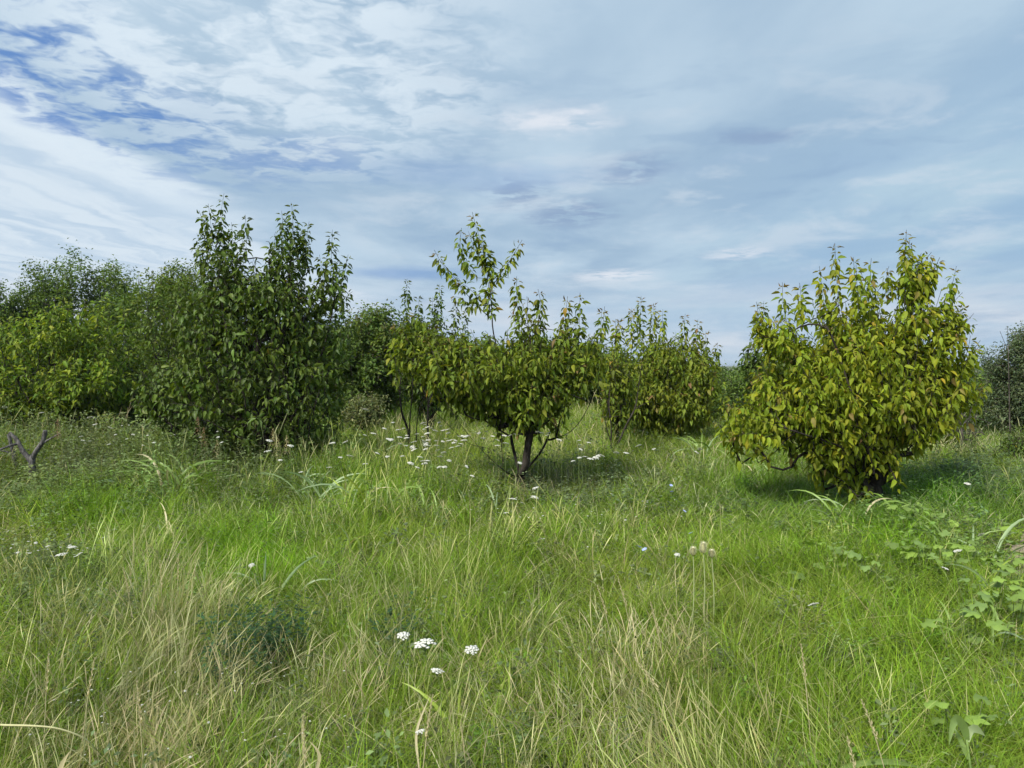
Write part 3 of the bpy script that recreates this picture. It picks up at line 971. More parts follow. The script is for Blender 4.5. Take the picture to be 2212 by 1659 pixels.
def other_trees():
    G = 'fruit trees in the meadow'
    B = 'trees beyond the meadow'
    up = lambda x, y, h=90: [(x - 4, y + h), (x - 2, y + h * .5), (x, y)]
    auto_tree('persimmon_tree', 'bright lime green fruit tree at the left edge behind the pruned stumps', 125, 615, 965, 215, 15.0, LIME, 860, G, 150, M_LEAF, M_BARK, 31,
              [up(230, 640), up(150, 650), up(60, 665), up(270, 665), up(15, 690)], trunk_r=.09, up=.5)
    auto_tree('persimmon_tree', 'deep green fruit tree filling the gap behind the lime green one', 325, 585, 965, 135, 16.5, dict(LIME, cols=DARK['cols'] + [(.12, .19, .03, 4)]), 420, G, 0, M_LEAF_DARK, M_BARK, 37, [up(300, 585), up(350, 575), up(270, 600)], up=.5)
    auto_tree('walnut_tree', 'tall airy small-leaved tree rising behind the lime green fruit tree', 180, 505, 830, 145, 27.0, dict(FINE, L=.12, shoot=.75, gap=.02, cloud=.34), 300, B, 0, M_LEAF_FINE, M_BARK_GREY, 41, trunk_r=.16)
    auto_tree('walnut_tree', 'small-leaved tree cut by the left frame edge', -25, 575, 820, 100, 25.0, dict(FINE, shoot=.7), 150, B, 0, M_LEAF_FINE, M_BARK_GREY, 43, trunk_r=.14)
    auto_tree('walnut_tree', 'round small-leaved tree peeping over the left shoulder of the largest tree', 380, 512, 850, 130, 23.0, dict(FINE, L=.11, cols=[(.13, .19, .03, 4), (.10, .155, .028, 4), (.16, .215, .04, 2)]), 340, B, 0, M_LEAF_FINE, M_BARK_GREY, 47, trunk_r=.14)
    auto_tree('walnut_tree', 'dark small-leaved tree right beside the largest tree with reddish tips', 790, 622, 900, 130, 19.0, dict(FINE, tip=(.13, .085, .05), tip_share=.5), 330, B, 0, M_LEAF_FINE, M_BARK_GREY, 53, trunk_r=.1, up=.4)
    auto_tree('persimmon_tree', 'shadowy fruit tree with pointed shoots behind the forked mid-meadow tree', 930, 650, 880, 95, 17.0, dict(DARK, L=.14), 560, G, 0, M_LEAF_DARK, M_BARK, 59,
              [up(880, 602, 110), up(950, 614, 100), up(905, 640), up(985, 650), up(935, 640), up(1005, 670)], trunk_r=.08)
    auto_tree('persimmon_tree', 'olive fruit tree with a row of upright shoots behind the meadow centre', 1438, 685, 955, 150, 15.5, dict(OLIVE_MID, L=.14, cols=[(.195, .25, .025, 4), (.165, .215, .025, 4), (.245, .285, .028, 1.5), (.13, .18, .022, 2)]), 900, G, 150, M_LEAF, M_BARK, 61,
              [up(1385, 640, 110), up(1365, 665), up(1412, 655), up(1432, 668), up(1480, 678), up(1507, 690), up(1340, 690), up(1525, 715), up(1550, 740, 60), up(1330, 690)], trunk_r=.09, up=.6)
    auto_tree('persimmon_tree', 'slim olive tree with bare thin stems between the two central fruit trees', 1335, 735, 925, 55, 13.0, dict(OLIVE_MID, L=.13, gap=.055), 120, G, 0, M_LEAF, M_BARK, 67, [up(1300, 668, 80), up(1330, 720, 60)], trunk_r=.035, skirt=.9)
    auto_tree('persimmon_tree', 'dark green tree half hidden behind the left side of the yellowish right-hand tree', 1690, 690, 930, 100, 14.5, dict(DARK, L=.13), 460, G, 0, M_LEAF_DARK, M_BARK, 71,
              [up(1650, 650, 80), up(1625, 715, 60), up(1612, 745, 40)], trunk_r=.07)
    auto_tree('thorn_bush', 'low dark bush in the gap left of the yellowish right-hand tree', 1590, 768, 940, 90, 20.0, dict(FINE, L=.09), 140, B, 0, M_LEAF_FINE, M_BARK_GREY, 73, trunk_r=.06, up=.3, cat='bush')
    auto_tree('thorn_bush', 'yellowish bush on the skyline in the gap beside the distant plain', 1560, 806, 850, 40, 34.0, dict(FINE, L=.1, cols=[(.14, .15, .03, 2), (.08, .1, .03, 2)]), 50, B, 0, M_LEAF_FINE, M_BARK_GREY, 79, trunk_r=.06, up=.3, cat='bush')
    auto_tree('thorn_bush', 'grey-green thorny tree cut by the right frame edge', 2215, 715, 960, 95, 15.5, GREYGREEN, 260, B, 0, M_LEAF_FINE, M_BARK_GREY, 83,
              blobs=[(2190, 770, 60, 45, .7), (2225, 730, 40, 45, .5), (2200, 850, 85, 70, .8), (2180, 830, 60, 60, .6), (2235, 900, 70, 50, .7)], trunk_r=.07, up=.5)
    auto_tree('thorn_bush', 'flat-topped small tree on the skyline between the right-hand trees', 2128, 765, 840, 42, 26.0, GREYGREEN, 60, B, 0, M_LEAF_FINE, M_BARK_GREY, 89,
              blobs=[(2128, 778, 36, 10, .5), (2150, 800, 26, 12, .4), (2105, 815, 40, 20, .5), (2140, 835, 50, 20, .6)], trunk_r=.06, up=.2)
    auto_tree('thorn_bush', 'green leafy bush beneath the grey-green thorny tree', 2120, 800, 915, 70, 17.5, dict(FINE, L=.09), 150, B, 0, M_LEAF_FINE, M_BARK_GREY, 97, trunk_r=.05, up=.4, cat='bush')
    auto_tree('thorn_bush', 'sparse grey sapling forking low in the dry grass near the right edge', 2075, 868, 925, 45, 14.0, dict(GREYGREEN, gap=.05, mult=1, cloud=0), 50, B, 0, M_LEAF_FINE, M_BARK_GREY, 101, trunk_r=.035, up=.4)
    auto_tree('thorn_bush', 'small dark leafy shrub low at the right frame edge', 2200, 925, 985, 45, 12.0, dict(DARK, L=.08, gap=.04), 60, B, 0, M_LEAF_DARK, M_BARK, 103, trunk_r=.03, up=.3, cat='bush')
    auto_tree('thorn_bush', 'pale flowering bush in the gap right of the largest tree', 782, 845, 885, 50, 16.0, dict(FINE, L=.07, cols=[(.26, .28, .13, 3), (.12, .15, .05, 2), (.07, .1, .03, 2)]), 60, B, 0, M_LEAF_FINE, M_BARK_GREY, 107, trunk_r=.03, up=.4, cat='bush')
    # hedge trees farther off that close the skyline
    far = [(-150, 680, 870, 150, 24, 111), (470, 660, 890, 150, 25, 113), (650, 670, 880, 140, 26, 127), (850, 690, 870, 130, 26, 131), (1020, 715, 870, 130, 27, 137), (1170, 712, 870, 120, 28, 139), (1300, 725, 870, 110, 29, 149),
           (1790, 735, 890, 150, 26, 151), (1990, 775, 890, 130, 24, 157), (2320, 720, 900, 130, 22, 163), (280, 600, 900, 140, 25, 167), (60, 620, 900, 140, 26, 173), (735, 690, 890, 110, 22, 179), (1640, 760, 900, 75, 24, 181), (1540, 772, 890, 75, 30, 191)]
    names = ['screen tree beyond the left frame edge', 'dark screen tree far behind the left half of the largest tree', 'dark screen tree far behind the right half of the largest tree',
             'far screen tree in the shade left of the mid-meadow tree', 'far screen tree directly behind the mid-meadow tree', 'far screen tree behind the right shoulder of the mid-meadow tree',
             'far screen tree between the two central olive trees', 'far screen tree behind the middle of the yellowish right-hand tree', 'far screen tree right behind the yellowish tree', 'screen tree beyond the right frame edge', 'dark screen tree in the gap between the lime green and the largest tree', 'dark screen tree behind the lime green tree', 'low dark screen tree just right of the largest tree', 'far screen tree in the gap left of the yellowish tree', 'low far hedge tree closing the gap behind the rear olive tree']
    for (x, yt, yb, hf, Yd, sd), lb in zip(far, names):
        auto_tree('hedge_tree', lb, x, yt, yb, hf, Yd, dict(FINE, L=.19, gap=.02, mult=2.4, cloud=.32), 190, B, 0, M_LEAF_FINE, M_BARK_GREY, sd, trunk_r=.1, up=.4)


other_trees()


# ------------------------------------------------------------------ stumps, bare stems
def wood_thing(name, label, cat, base, Y, pieces, mat, group=None, root_r=0.05):
    """pieces: list of (part name, [(xd,yd,dy)...], r0, r1)"""
    b = base_at(base, Y)
    off = np.array([b[0], b[1], float(ground_z(*b))])
    T = empty(name, off)
    tag(T, label, cat, group)
    for (pn, pts, r0, r1) in pieces:
        g = Geo()
        P = np.array([at(p[0], p[1], Y) + np.array([0, p[2] if len(p) > 2 else 0, 0]) for p in pts])
        P = resample(P, 0.04)
        g.tube(P - off, np.linspace(r0, r1, len(P)), 10 if r0 > .02 else 5, (0.05, 0.045, 0.04), wob=0.12)
        obj(pn, g.mesh(name, mat), T)
    return T


def woods():
    M = bark_material('weathered stump bark', (0.03, 0.029, 0.028), (0.16, 0.15, 0.145), 30)
    wood_thing('pruned_tree_stump', 'dark grey forked stump of a pruned tree standing in weeds', 'tree stump', 70, 10.3,
               [('trunk', [(72, 1050), (70, 1020), (68, 990)], .046, .042), ('limb', [(68, 994), (78, 975), (92, 955), (98, 930)], .036, .028),
                ('limb', [(68, 996), (50, 975), (36, 950), (20, 935)], .036, .022), ('limb', [(86, 962), (105, 950), (130, 936)], .016, .007), ('limb', [(40, 958), (30, 962, -.1), (15, 970, -.2)], .02, .012)], M, 'pruned stumps')
    wood_thing('pruned_tree_stump', 'thinner leaning pruned stump beside the forked one, low horizontal limb', 'tree stump', 38, 11.0,
               [('trunk', [(42, 1040), (38, 1010), (30, 985)], .035, .03), ('limb', [(31, 988), (24, 960), (18, 938)], .03, .02), ('limb', [(30, 985), (12, 975), (-30, 972)], .014, .009)], M, 'pruned stumps')
    wood_thing('bare_sapling', 'thin dark bare-stemmed sapling among white flowers', 'sapling', 882, 13.5,
               [('stem', [(884, 960), (880, 925), (868, 890), (864, 840), (872, 780), (880, 720)], .022, .007), ('stem', [(884, 950), (886, 900), (890, 860), (892, 810)], .014, .006),
                ('stem', [(866, 850), (850, 830), (838, 800)], .009, .004), ('stem', [(868, 820), (860, 790), (862, 740)], .008, .004), ('stem', [(900, 955), (900, 920), (908, 880), (920, 850)], .01, .005)], M_BARK, 'bare saplings')
    wood_thing('bare_sapling', 'second thin bare-stemmed sapling close to the low left limb', 'sapling', 925, 13.0,
               [('stem', [(924, 950), (924, 905), (926, 870), (938, 840), (945, 800)], .02, .007), ('stem', [(926, 880), (940, 860), (960, 850)], .010, .004), ('stem', [(926, 870), (915, 840), (912, 800)], .009, .004)], M_BARK, 'bare saplings')
    wood_thing('bare_sapling', 'slender dark stems under the slim olive tree', 'sapling', 1322, 12.4,
               [('stem', [(1320, 970), (1320, 920), (1316, 880), (1318, 830)], .014, .006), ('stem', [(1318, 950), (1308, 915), (1312, 890)], .009, .004),
                ('stem', [(1335, 960), (1352, 920), (1372, 880), (1380, 830), (1386, 790)], .016, .007), ('stem', [(1370, 885), (1392, 872), (1410, 868)], .008, .003)], M_BARK, 'bare saplings')
    wood_thing('dead_shrub', 'leafless upright twigs poking above the grey-green thorny tree', 'shrub', 2180, 15.0,
               [('stem', [(2182, 965), (2180, 850), (2178, 760), (2176, 705)], .016, .004), ('stem', [(2179, 760), (2168, 735), (2160, 715)], .006, .003), ('stem', [(2178, 750), (2190, 730), (2196, 718)], .006, .003)], M_BARK_GREY)
    wood_thing('dead_shrub', 'grey leafless forked shrub in the dry grass at the right', 'shrub', 2078, 13.6,
               [('stem', [(2078, 975), (2078, 940), (2076, 918)], .028, .022), ('stem', [(2076, 920), (2066, 895), (2056, 870)], .014, .006), ('stem', [(2077, 920), (2096, 902), (2112, 885)], .012, .005),
                ('stem', [(2076, 920), (2078, 895), (2072, 868)], .012, .005), ('stem', [(2070, 915), (2052, 905), (2040, 900)], .008, .004)], M_BARK_GREY)


woods()


# ------------------------------------------------------------------ grass: tuft prototypes scattered over the meadow
def blade(g, bx, by, h, az, lean, curve, w, col, segs=4, twist=None):
    t = np.linspace(0, 1, segs + 1)
    d = np.array([math.cos(az), math.sin(az), 0])
    hor = h * (lean * t + curve * t * t)
    ver = h * (t - 0.38 * curve * t * t - 0.15 * lean * t * t)
    P = np.array([bx, by, 0]) + d * hor[:, None] + np.array([0, 0, 1.0]) * ver[:, None]
    sa = az + math.pi / 2 + (twist if twist is not None else rng.uniform(-1.2, 1.2))
    S = np.array([math.cos(sa), math.sin(sa), 0])
    W = w * 0.5 * np.array([0.8, 1.0, 0.9, 0.6, 0.0][:segs + 1] if segs == 4 else np.linspace(1, 0, segs + 1))
    g.ribbon(P, W, S, col)
    return P


def seed_stalk(g, bx, by, h, az, lean, col, wide):
    t = np.array([0, .35, .62, .76, .86, 1.0])
    d = np.array([math.cos(az), math.sin(az), 0])
    P = np.array([bx, by, 0]) + d * (h * (lean * t + 0.10 * t ** 3))[:, None] + np.array([0, 0, 1.0]) * (h * (t - .1 * t ** 3))[:, None]
    a = rng.uniform(0, 3.14)
    g.ribbon(P, wide * np.array([.4, .4, .36, .95, 1.0, 0]), np.array([math.cos(a), math.sin(a), 0]), col)


def herb(g, bx, by, h, col, leaf_l, n, spread=.5):
    az = rng.uniform(0, 6.28)
    t = np.linspace(0, 1, 5)
    d = np.array([math.cos(az), math.sin(az), 0])
    P = np.array([bx, by, 0]) + d * (h * spread * t ** 1.5 * rng.uniform(.1, .7))[:, None] + np.array([0, 0, 1.0]) * (h * t)[:, None]
    g.ribbon(P[::2], np.array([.0022, .0015, 0]), np.array([math.cos(az + 1), math.sin(az + 1), 0]), np.array(col) * .8)
    for k in range(n):
        f = rng.uniform(.15, 1)
        p = np.array([np.interp(f, t, P[:, j]) for j in range(3)])
        a = rng.uniform(0, 6.28)
        q = unit(np.array([math.cos(a), math.sin(a), rng.uniform(-.2, .9)]))
        br = rng.uniform(.0, .07) * (1.2 - f)
        p = p + q * br
        side = unit(np.cross(q, [0, 0, 1.0]))
        l = leaf_l * rng.uniform(.6, 1.2)
        g.add([p, p + q * l * .5 + side * l * .26, p + q * l + np.array([0, 0, -.2 * l]), p + q * l * .5 - side * l * .26], [[0, 1, 2], [0, 2, 3]], (), np.array(col) * rng.uniform(.55, 1.35))


GREEN_C = np.array([0.222, 0.308, 0.040])
STRAW_C = np.array([0.52, 0.465, 0.27])


def proto_green(h, w, n, spread, curve, segs=3):
    g = Geo()
    for _ in range(n):
        r = spread * math.sqrt(rng.rand()); a = rng.uniform(0, 6.28)
        c = GREEN_C * rng.uniform(.6, 1.25) * rng.uniform(.92, 1.08, 3)
        if rng.rand() < .10: c = STRAW_C * rng.uniform(.8, 1.1)
        blade(g, r * math.cos(a), r * math.sin(a), h * rng.uniform(.5, 1.15), rng.uniform(0, 6.28), rng.uniform(.05, .45), rng.uniform(.05, curve), w * rng.uniform(.7, 1.3), c, segs)
    return g


def proto_dry(h, n, spread, w, segs=3, stalks=3):
    g = Geo()
    for _ in range(n):
        r = spread * math.sqrt(rng.rand()); a = rng.uniform(0, 6.28)
        c = STRAW_C * rng.uniform(.6, 1.15)
        if rng.rand() < .45: c = GREEN_C * rng.uniform(.6, 1.1)
        blade(g, r * math.cos(a), r * math.sin(a), h * rng.uniform(.4, .9), rng.uniform(0, 6.28), rng.uniform(.1, .55), rng.uniform(.05, .4), w * rng.uniform(.6, 1.2), c, segs)
    for _ in range(stalks):
        r = spread * math.sqrt(rng.rand()); a = rng.uniform(0, 6.28)
        c = STRAW_C * rng.uniform(.85, 1.15)
        seed_stalk(g, r * math.cos(a), r * math.sin(a), h * rng.uniform(.85, 1.35), rng.uniform(0, 6.28), rng.uniform(.05, .3), c * rng.uniform(.8, 1.1), .0017 if segs == 3 else .0034)
    return g


def proto_herb(h, n, col, leaf_l, nl, spread=.08):
    g = Geo()
    for _ in range(n):
        r = spread * math.sqrt(rng.rand()); a = rng.uniform(0, 6.28)
        herb(g, r * math.cos(a), r * math.sin(a), h * rng.uniform(.6, 1.15), np.array(col) * rng.uniform(.8, 1.2), leaf_l, nl)
    return g


rng = np.random.RandomState(99)
PROTOS = []
for _ in range(10): PROTOS.append(proto_green(.38, .0062, 24, .085, 1.15))                 # 0-9 fine green
for _ in range(6): PROTOS.append(proto_dry(.42, 18, .085, .0036, 3, 8))                          # 10-15 straw
for _ in range(4): PROTOS.append(proto_herb(.34, 4, (.15, .185, .085), .030, 12))         # 16-19 grey-green weeds
for _ in range(4): PROTOS.append(proto_herb(.16, 5, (.13, .22, .045), .032, 9))           # 20-23 low leafy herbs
for _ in range(6): PROTOS.append(proto_green(.36, .0095, 18, .14, .8, 2))                 # 24-29 farther: fewer, simpler blades
for _ in range(4): PROTOS.append(proto_dry(.42, 12, .13, .0060, 2, 4))                  # 30-33 farther straw
for _ in range(4): PROTOS.append(proto_herb(.36, 3, (.155, .19, .085), .050, 8, .12))     # 34-37 farther weeds


def gs(xd, yd, cx, cyy, rx, ry):
    return np.exp(-(((xd - cx) / rx) ** 2 + ((yd - cyy) / ry) ** 2))


def smooth_noise(x, y, s, seed):
    r = np.random.RandomState(seed)
    v = np.zeros_like(x)
    for k in range(7):
        a = r.uniform(0, 6.28); f = s * r.uniform(.6, 2.2)
        v += np.sin((x * math.cos(a) + y * math.sin(a)) * f + r.uniform(0, 6.28)) / (1 + .3 * k)
    return v / 2.6


def scatter():
    """positions and looks of all tufts"""
    r = np.random.RandomState(4242)
    pts = []
    for (y0, y1, rho) in ((1.8, 3.2, 225), (3.2, 4.5, 215), (4.5, 6, 190), (6, 8, 120), (8, 10.5, 95), (10.5, 14, 58), (14, 19, 30), (19, 27, 11), (27, 40, 5)):
        w0, w1 = .72 * y0 + .55, .72 * y1 + .55
        n = int((w0 + w1) * (y1 - y0) * rho)
        yy = r.uniform(y0, y1, n)
        xx = r.uniform(-1, 1, n) * (.72 * yy + .55)
        pts.append(np.stack([xx, yy], -1))
    P = np.vstack(pts)
    P = P[~on_path(P[:, 0], P[:, 1])]
    x, y = P[:, 0], P[:, 1]
    n = len(P)
    xd = 1106 + x / y * F_D
    yd = HOR + CAM_H / y * F_D
    nz = smooth_noise(x, y, 1.6, 1); nz2 = smooth_noise(x, y, 4.0, 2); nz3 = smooth_noise(x, y, .5, 3)
    # straw share
    dry = 0.10 + .75 * gs(xd, yd, 350, 1480, 180, 190) + .45 * gs(xd, yd, 150, 1700, 420, 230) + .35 * gs(xd, yd, 700, 1700, 350, 260) + .55 * gs(xd, yd, 1420, 1560, 110, 190) \
        + .62 * gs(xd, yd, 1560, 1800, 240, 200) + .30 * gs(xd, yd, 1100, 1640, 350, 200) + .75 * gs(xd, yd, 2060, 985, 110, 40) + .25 * gs(xd, yd, 1230, 1030, 120, 60) + .28 * gs(xd, yd, 650, 1220, 130, 90)
    dry = .62 * dry - .75 * gs(xd, yd, 2000, 1500, 260, 330) - .5 * gs(xd, yd, 560, 1240, 120, 60) - .4 * gs(xd, yd, 230, 1150, 200, 80) + .16 * nz + .10 * nz2
    # weeds share
    weed = .08 + .95 * gs(xd, yd, 180, 1030, 300, 75) + .4 * gs(xd, yd, 560, 1040, 150, 50) + .55 * gs(xd, yd, 90, 1290, 140, 110) + .55 * gs(xd, yd, 2120, 1050, 150, 70) + .5 * gs(xd, yd, 1250, 1060, 160, 50) + .3 * gs(xd, yd, 1950, 1200, 200, 90) + .25 * gs(xd, yd, 1050, 1080, 200, 50) + .1 * nz2
    far = y > 6.0 + r.normal(0, .6, n)
    ri = lambda a, b, c, d: np.where(far, r.randint(c, d, n), r.randint(a, b, n))
    idx = ri(0, 10, 24, 30)
    idx = np.where((r.rand(n) < .17) & (y < 12), r.randint(20, 24, n), idx)
    idx = np.where(r.rand(n) < np.clip(dry, .02, .8), ri(10, 16, 30, 34), idx)
    idx = np.where(r.rand(n) < np.clip(weed, 0, .8), ri(16, 20, 34, 38), idx)
    # heights
    s = .92 + .20 * nz + .16 * nz2 + .30 * smooth_noise(x, y, 8.0, 13)
    s = s * np.interp(y, [2, 5, 7, 10, 16, 30], [.70, .72, .74, .85, 1.15, 1.3])
    s = s * (1 - .35 * gs(xd, yd, 1750, 1130, 300, 90)) * (1 - .3 * gs(xd, yd, 1300, 1130, 250, 60))
    s = s * (1 + .75 * gs(xd, yd, 800, 905, 110, 25) + .55 * gs(xd, yd, 790, 1075, 130, 40) + .5 * gs(xd, yd, 390, 1075, 90, 35))
    s = s * (1 + .4 * gs(xd, yd, 340, 1480, 140, 140) + .35 * gs(xd, yd, 1600, 1700, 280, 220))
    s = s * (1 + 1.0 * gs(xd, yd, 180, 1010, 300, 60) + .7 * gs(xd, yd, 560, 1015, 230, 32))
    s = s * r.uniform(.75, 1.25, n)
    tus = np.zeros(n)
    for _ in range(230):
        ty = r.uniform(2.2, 13.0); tx = r.uniform(-.75, .75) * ty; tr_ = r.uniform(.12, .32)
        near = np.abs(y - ty) < 1.0
        tus[near] = np.maximum(tus[near], np.exp(-(((x[near] - tx) ** 2 + (y[near] - ty) ** 2) / tr_ ** 2)))
    s = s * (1 + np.interp(y, [3, 7], [.22, .6]) * tus)
    edge = on_path(x + .35, y) | on_path(x + .1, y + .55) | on_path(x, y + .3)
    s = np.where(edge, s * .4, s)
    s = s * (1 - .6 * np.exp(-(((x + 6.0) / .75) ** 2 + ((y - 9.3) / 1.1) ** 2)))
    for (tx, ty) in (base_at(1885, 8.9), base_at(1126, 9.6), base_at(70, 10.3)):
        dd = np.hypot(x - tx, y - ty + .25)
        s = s * (1 - .45 * np.exp(-(dd / .55) ** 2))
    s = np.clip(s, .3, 2.2)
    wide = np.interp(y, [3, 9, 15, 40], [1.0, 1.15, 1.5, 2.6])
    S = np.stack([s * 0 + wide * r.uniform(.9, 1.2, n), wide * r.uniform(.9, 1.2, n), s], -1)
    # lean: instance rotation
    lx = .05 * nz3 + .07 * nz - .72 * gs(xd, yd, 1650, 1650, 330, 230) + .40 * gs(xd, yd, 350, 1650, 500, 200) + r.normal(0, .13, n) * np.interp(y, [4, 8], [2.1, 1.0])
    lx = lx + .20 * smooth_noise(x, y, 5.0, 11); ly = .18 * smooth_noise(x, y, 5.0, 12) + r.normal(0, .13, n) * np.interp(y, [4, 8], [2.1, 1.0])
    rz = r.uniform(0, 6.28, n)
    cz, sz, cyy, syy, cx, sx = np.cos(rz), np.sin(rz), np.cos(lx), np.sin(lx), np.cos(-ly), np.sin(-ly)
    rot = np.stack([np.stack([cyy * cz + syy * sx * sz, -cyy * sz + syy * sx * cz, syy * cx], -1),
                    np.stack([cx * sz, cx * cz, -sx], -1),
                    np.stack([-syy * cz + cyy * sx * sz, syy * sz + cyy * sx * cz, cyy * cx], -1)], 1)
    # colour of the stand
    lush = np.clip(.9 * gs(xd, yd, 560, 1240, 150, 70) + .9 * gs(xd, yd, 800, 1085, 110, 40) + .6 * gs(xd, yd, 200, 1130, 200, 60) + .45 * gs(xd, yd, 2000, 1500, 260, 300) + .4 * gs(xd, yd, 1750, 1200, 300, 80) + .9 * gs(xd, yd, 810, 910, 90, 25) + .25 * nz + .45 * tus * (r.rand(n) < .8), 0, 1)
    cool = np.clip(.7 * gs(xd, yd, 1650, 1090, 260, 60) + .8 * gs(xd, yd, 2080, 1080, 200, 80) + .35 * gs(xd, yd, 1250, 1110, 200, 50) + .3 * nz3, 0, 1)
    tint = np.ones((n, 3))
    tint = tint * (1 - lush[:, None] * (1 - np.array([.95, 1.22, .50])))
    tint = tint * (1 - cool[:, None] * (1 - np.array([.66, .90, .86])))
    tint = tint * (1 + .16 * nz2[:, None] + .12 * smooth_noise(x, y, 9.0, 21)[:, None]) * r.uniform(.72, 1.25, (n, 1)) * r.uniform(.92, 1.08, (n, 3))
    z = ground_z(x, y) - .01
    V = np.stack([x, y, z], -1)
    return V, rot, S, tint, idx


def build_grass():
    V, rot, S, tint, idx = scatter()
    av, ac, tr, qd, k = [], [], [], [], 0
    for vi, g in enumerate(PROTOS):
        ix = np.where(idx == vi)[0]
        if not len(ix): continue
        pv, pc = np.vstack(g.V), np.vstack(g.C)
        m, nv = len(ix), len(pv)
        W = np.einsum('nij,nvj->nvi', rot[ix], pv[None] * S[ix][:, None, :]) + V[ix][:, None, :]
        av.append(W.reshape(-1, 3).astype(np.float32))
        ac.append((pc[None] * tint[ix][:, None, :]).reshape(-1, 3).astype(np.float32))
        o_ = (np.arange(m) * nv + k)[:, None, None]
        if g.T: tr.append((np.vstack(g.T)[None] + o_).reshape(-1, 3))
        if g.Q: qd.append((np.vstack(g.Q)[None] + o_).reshape(-1, 4))
        k += m * nv
    T, Q = np.vstack(tr), np.vstack(qd)
    me = mesh_np('grass', np.vstack(av), T, Q, np.clip(np.vstack(ac), 0, .8), True, M_GRASS)
    o = obj('grass', me)
    tag(o, 'long uncut meadow grass, green mixed with straw and weeds', 'grass', kind='stuff')
    print('tufts', len(V), 'triangles', len(T) + 2 * len(Q))


build_grass()


# ------------------------------------------------------------------ broad-bladed grass clumps, each blade its own part
BLADE_MESH = {}


def blade_mesh(kind, k):
    key = (kind, k)
    if key in BLADE_MESH: return BLADE_MESH[key]
    r = np.random.RandomState(500 + k * 7 + len(kind))
    cols = {'fresh': (.21, .32, .07), 'yellow': (.28, .37, .055), 'pale': (.33, .44, .23), 'straw': (.56, .50, .30)}
    c = np.array(cols[kind]) * r.uniform(.8, 1.15)
    t = np.linspace(0, 1, 9)
    cv = r.uniform(.35, 1.0)
    lean = r.uniform(.12, .4)
    P = np.stack([lean * t + cv * t ** 2.2 * .8, 0 * t + r.uniform(-.08, .08) * t * t, t * .98 - cv * .62 * t ** 3], -1)
    tw = r.uniform(.5, 1.3) * r.choice([-1, 1]) * (.4 + .6 * t)
    S = np.stack([-np.sin(tw) * .3, np.cos(tw), np.sin(tw)], -1)
    w = .021 * np.array([.55, .8, .95, 1.0, .95, .82, .62, .36, .02])
    g = Geo()
    g.ribbon(P, w, unit(S), c, fold=.35)
    BLADE_MESH[key] = g.mesh('blade', M_BLADE)
    return BLADE_MESH[key]


def grass_clump(xd, yd, h, nb, label, kind='fresh', seed=0, spread=.20, az=None, depth=None):
    r = np.random.RandomState(seed + 900)
    Y = depth or depth_of(yd)
    x = (xd - 1106) / F_D * Y
    T = empty('broad_leaved_grass', (x, Y, float(ground_z(x, Y))))
    tag(T, label, 'grass clump', 'broad-leaved grass clumps')
    for k in range(int(nb * 1.7)):
        kk = kind if r.rand() < .8 else ('pale' if r.rand() < .6 else 'straw')
        o = bpy.data.objects.new('blade', blade_mesh(kk, int(r.randint(0, 6))))
        coll.objects.link(o)
        o.parent = T
        rr = spread * math.sqrt(r.rand()); a = r.uniform(0, 6.28)
        o.location = (rr * math.cos(a), rr * math.sin(a), -.01)
        sc = h * 1.15 * r.uniform(.45, 1.15)
        wsc = sc * .55 + .28
        o.scale = (sc, wsc * .8, sc)
        o.rotation_euler = (r.normal(0, .1), r.normal(0, .1), (az + r.normal(0, .6)) if az is not None else r.uniform(0, 6.28))


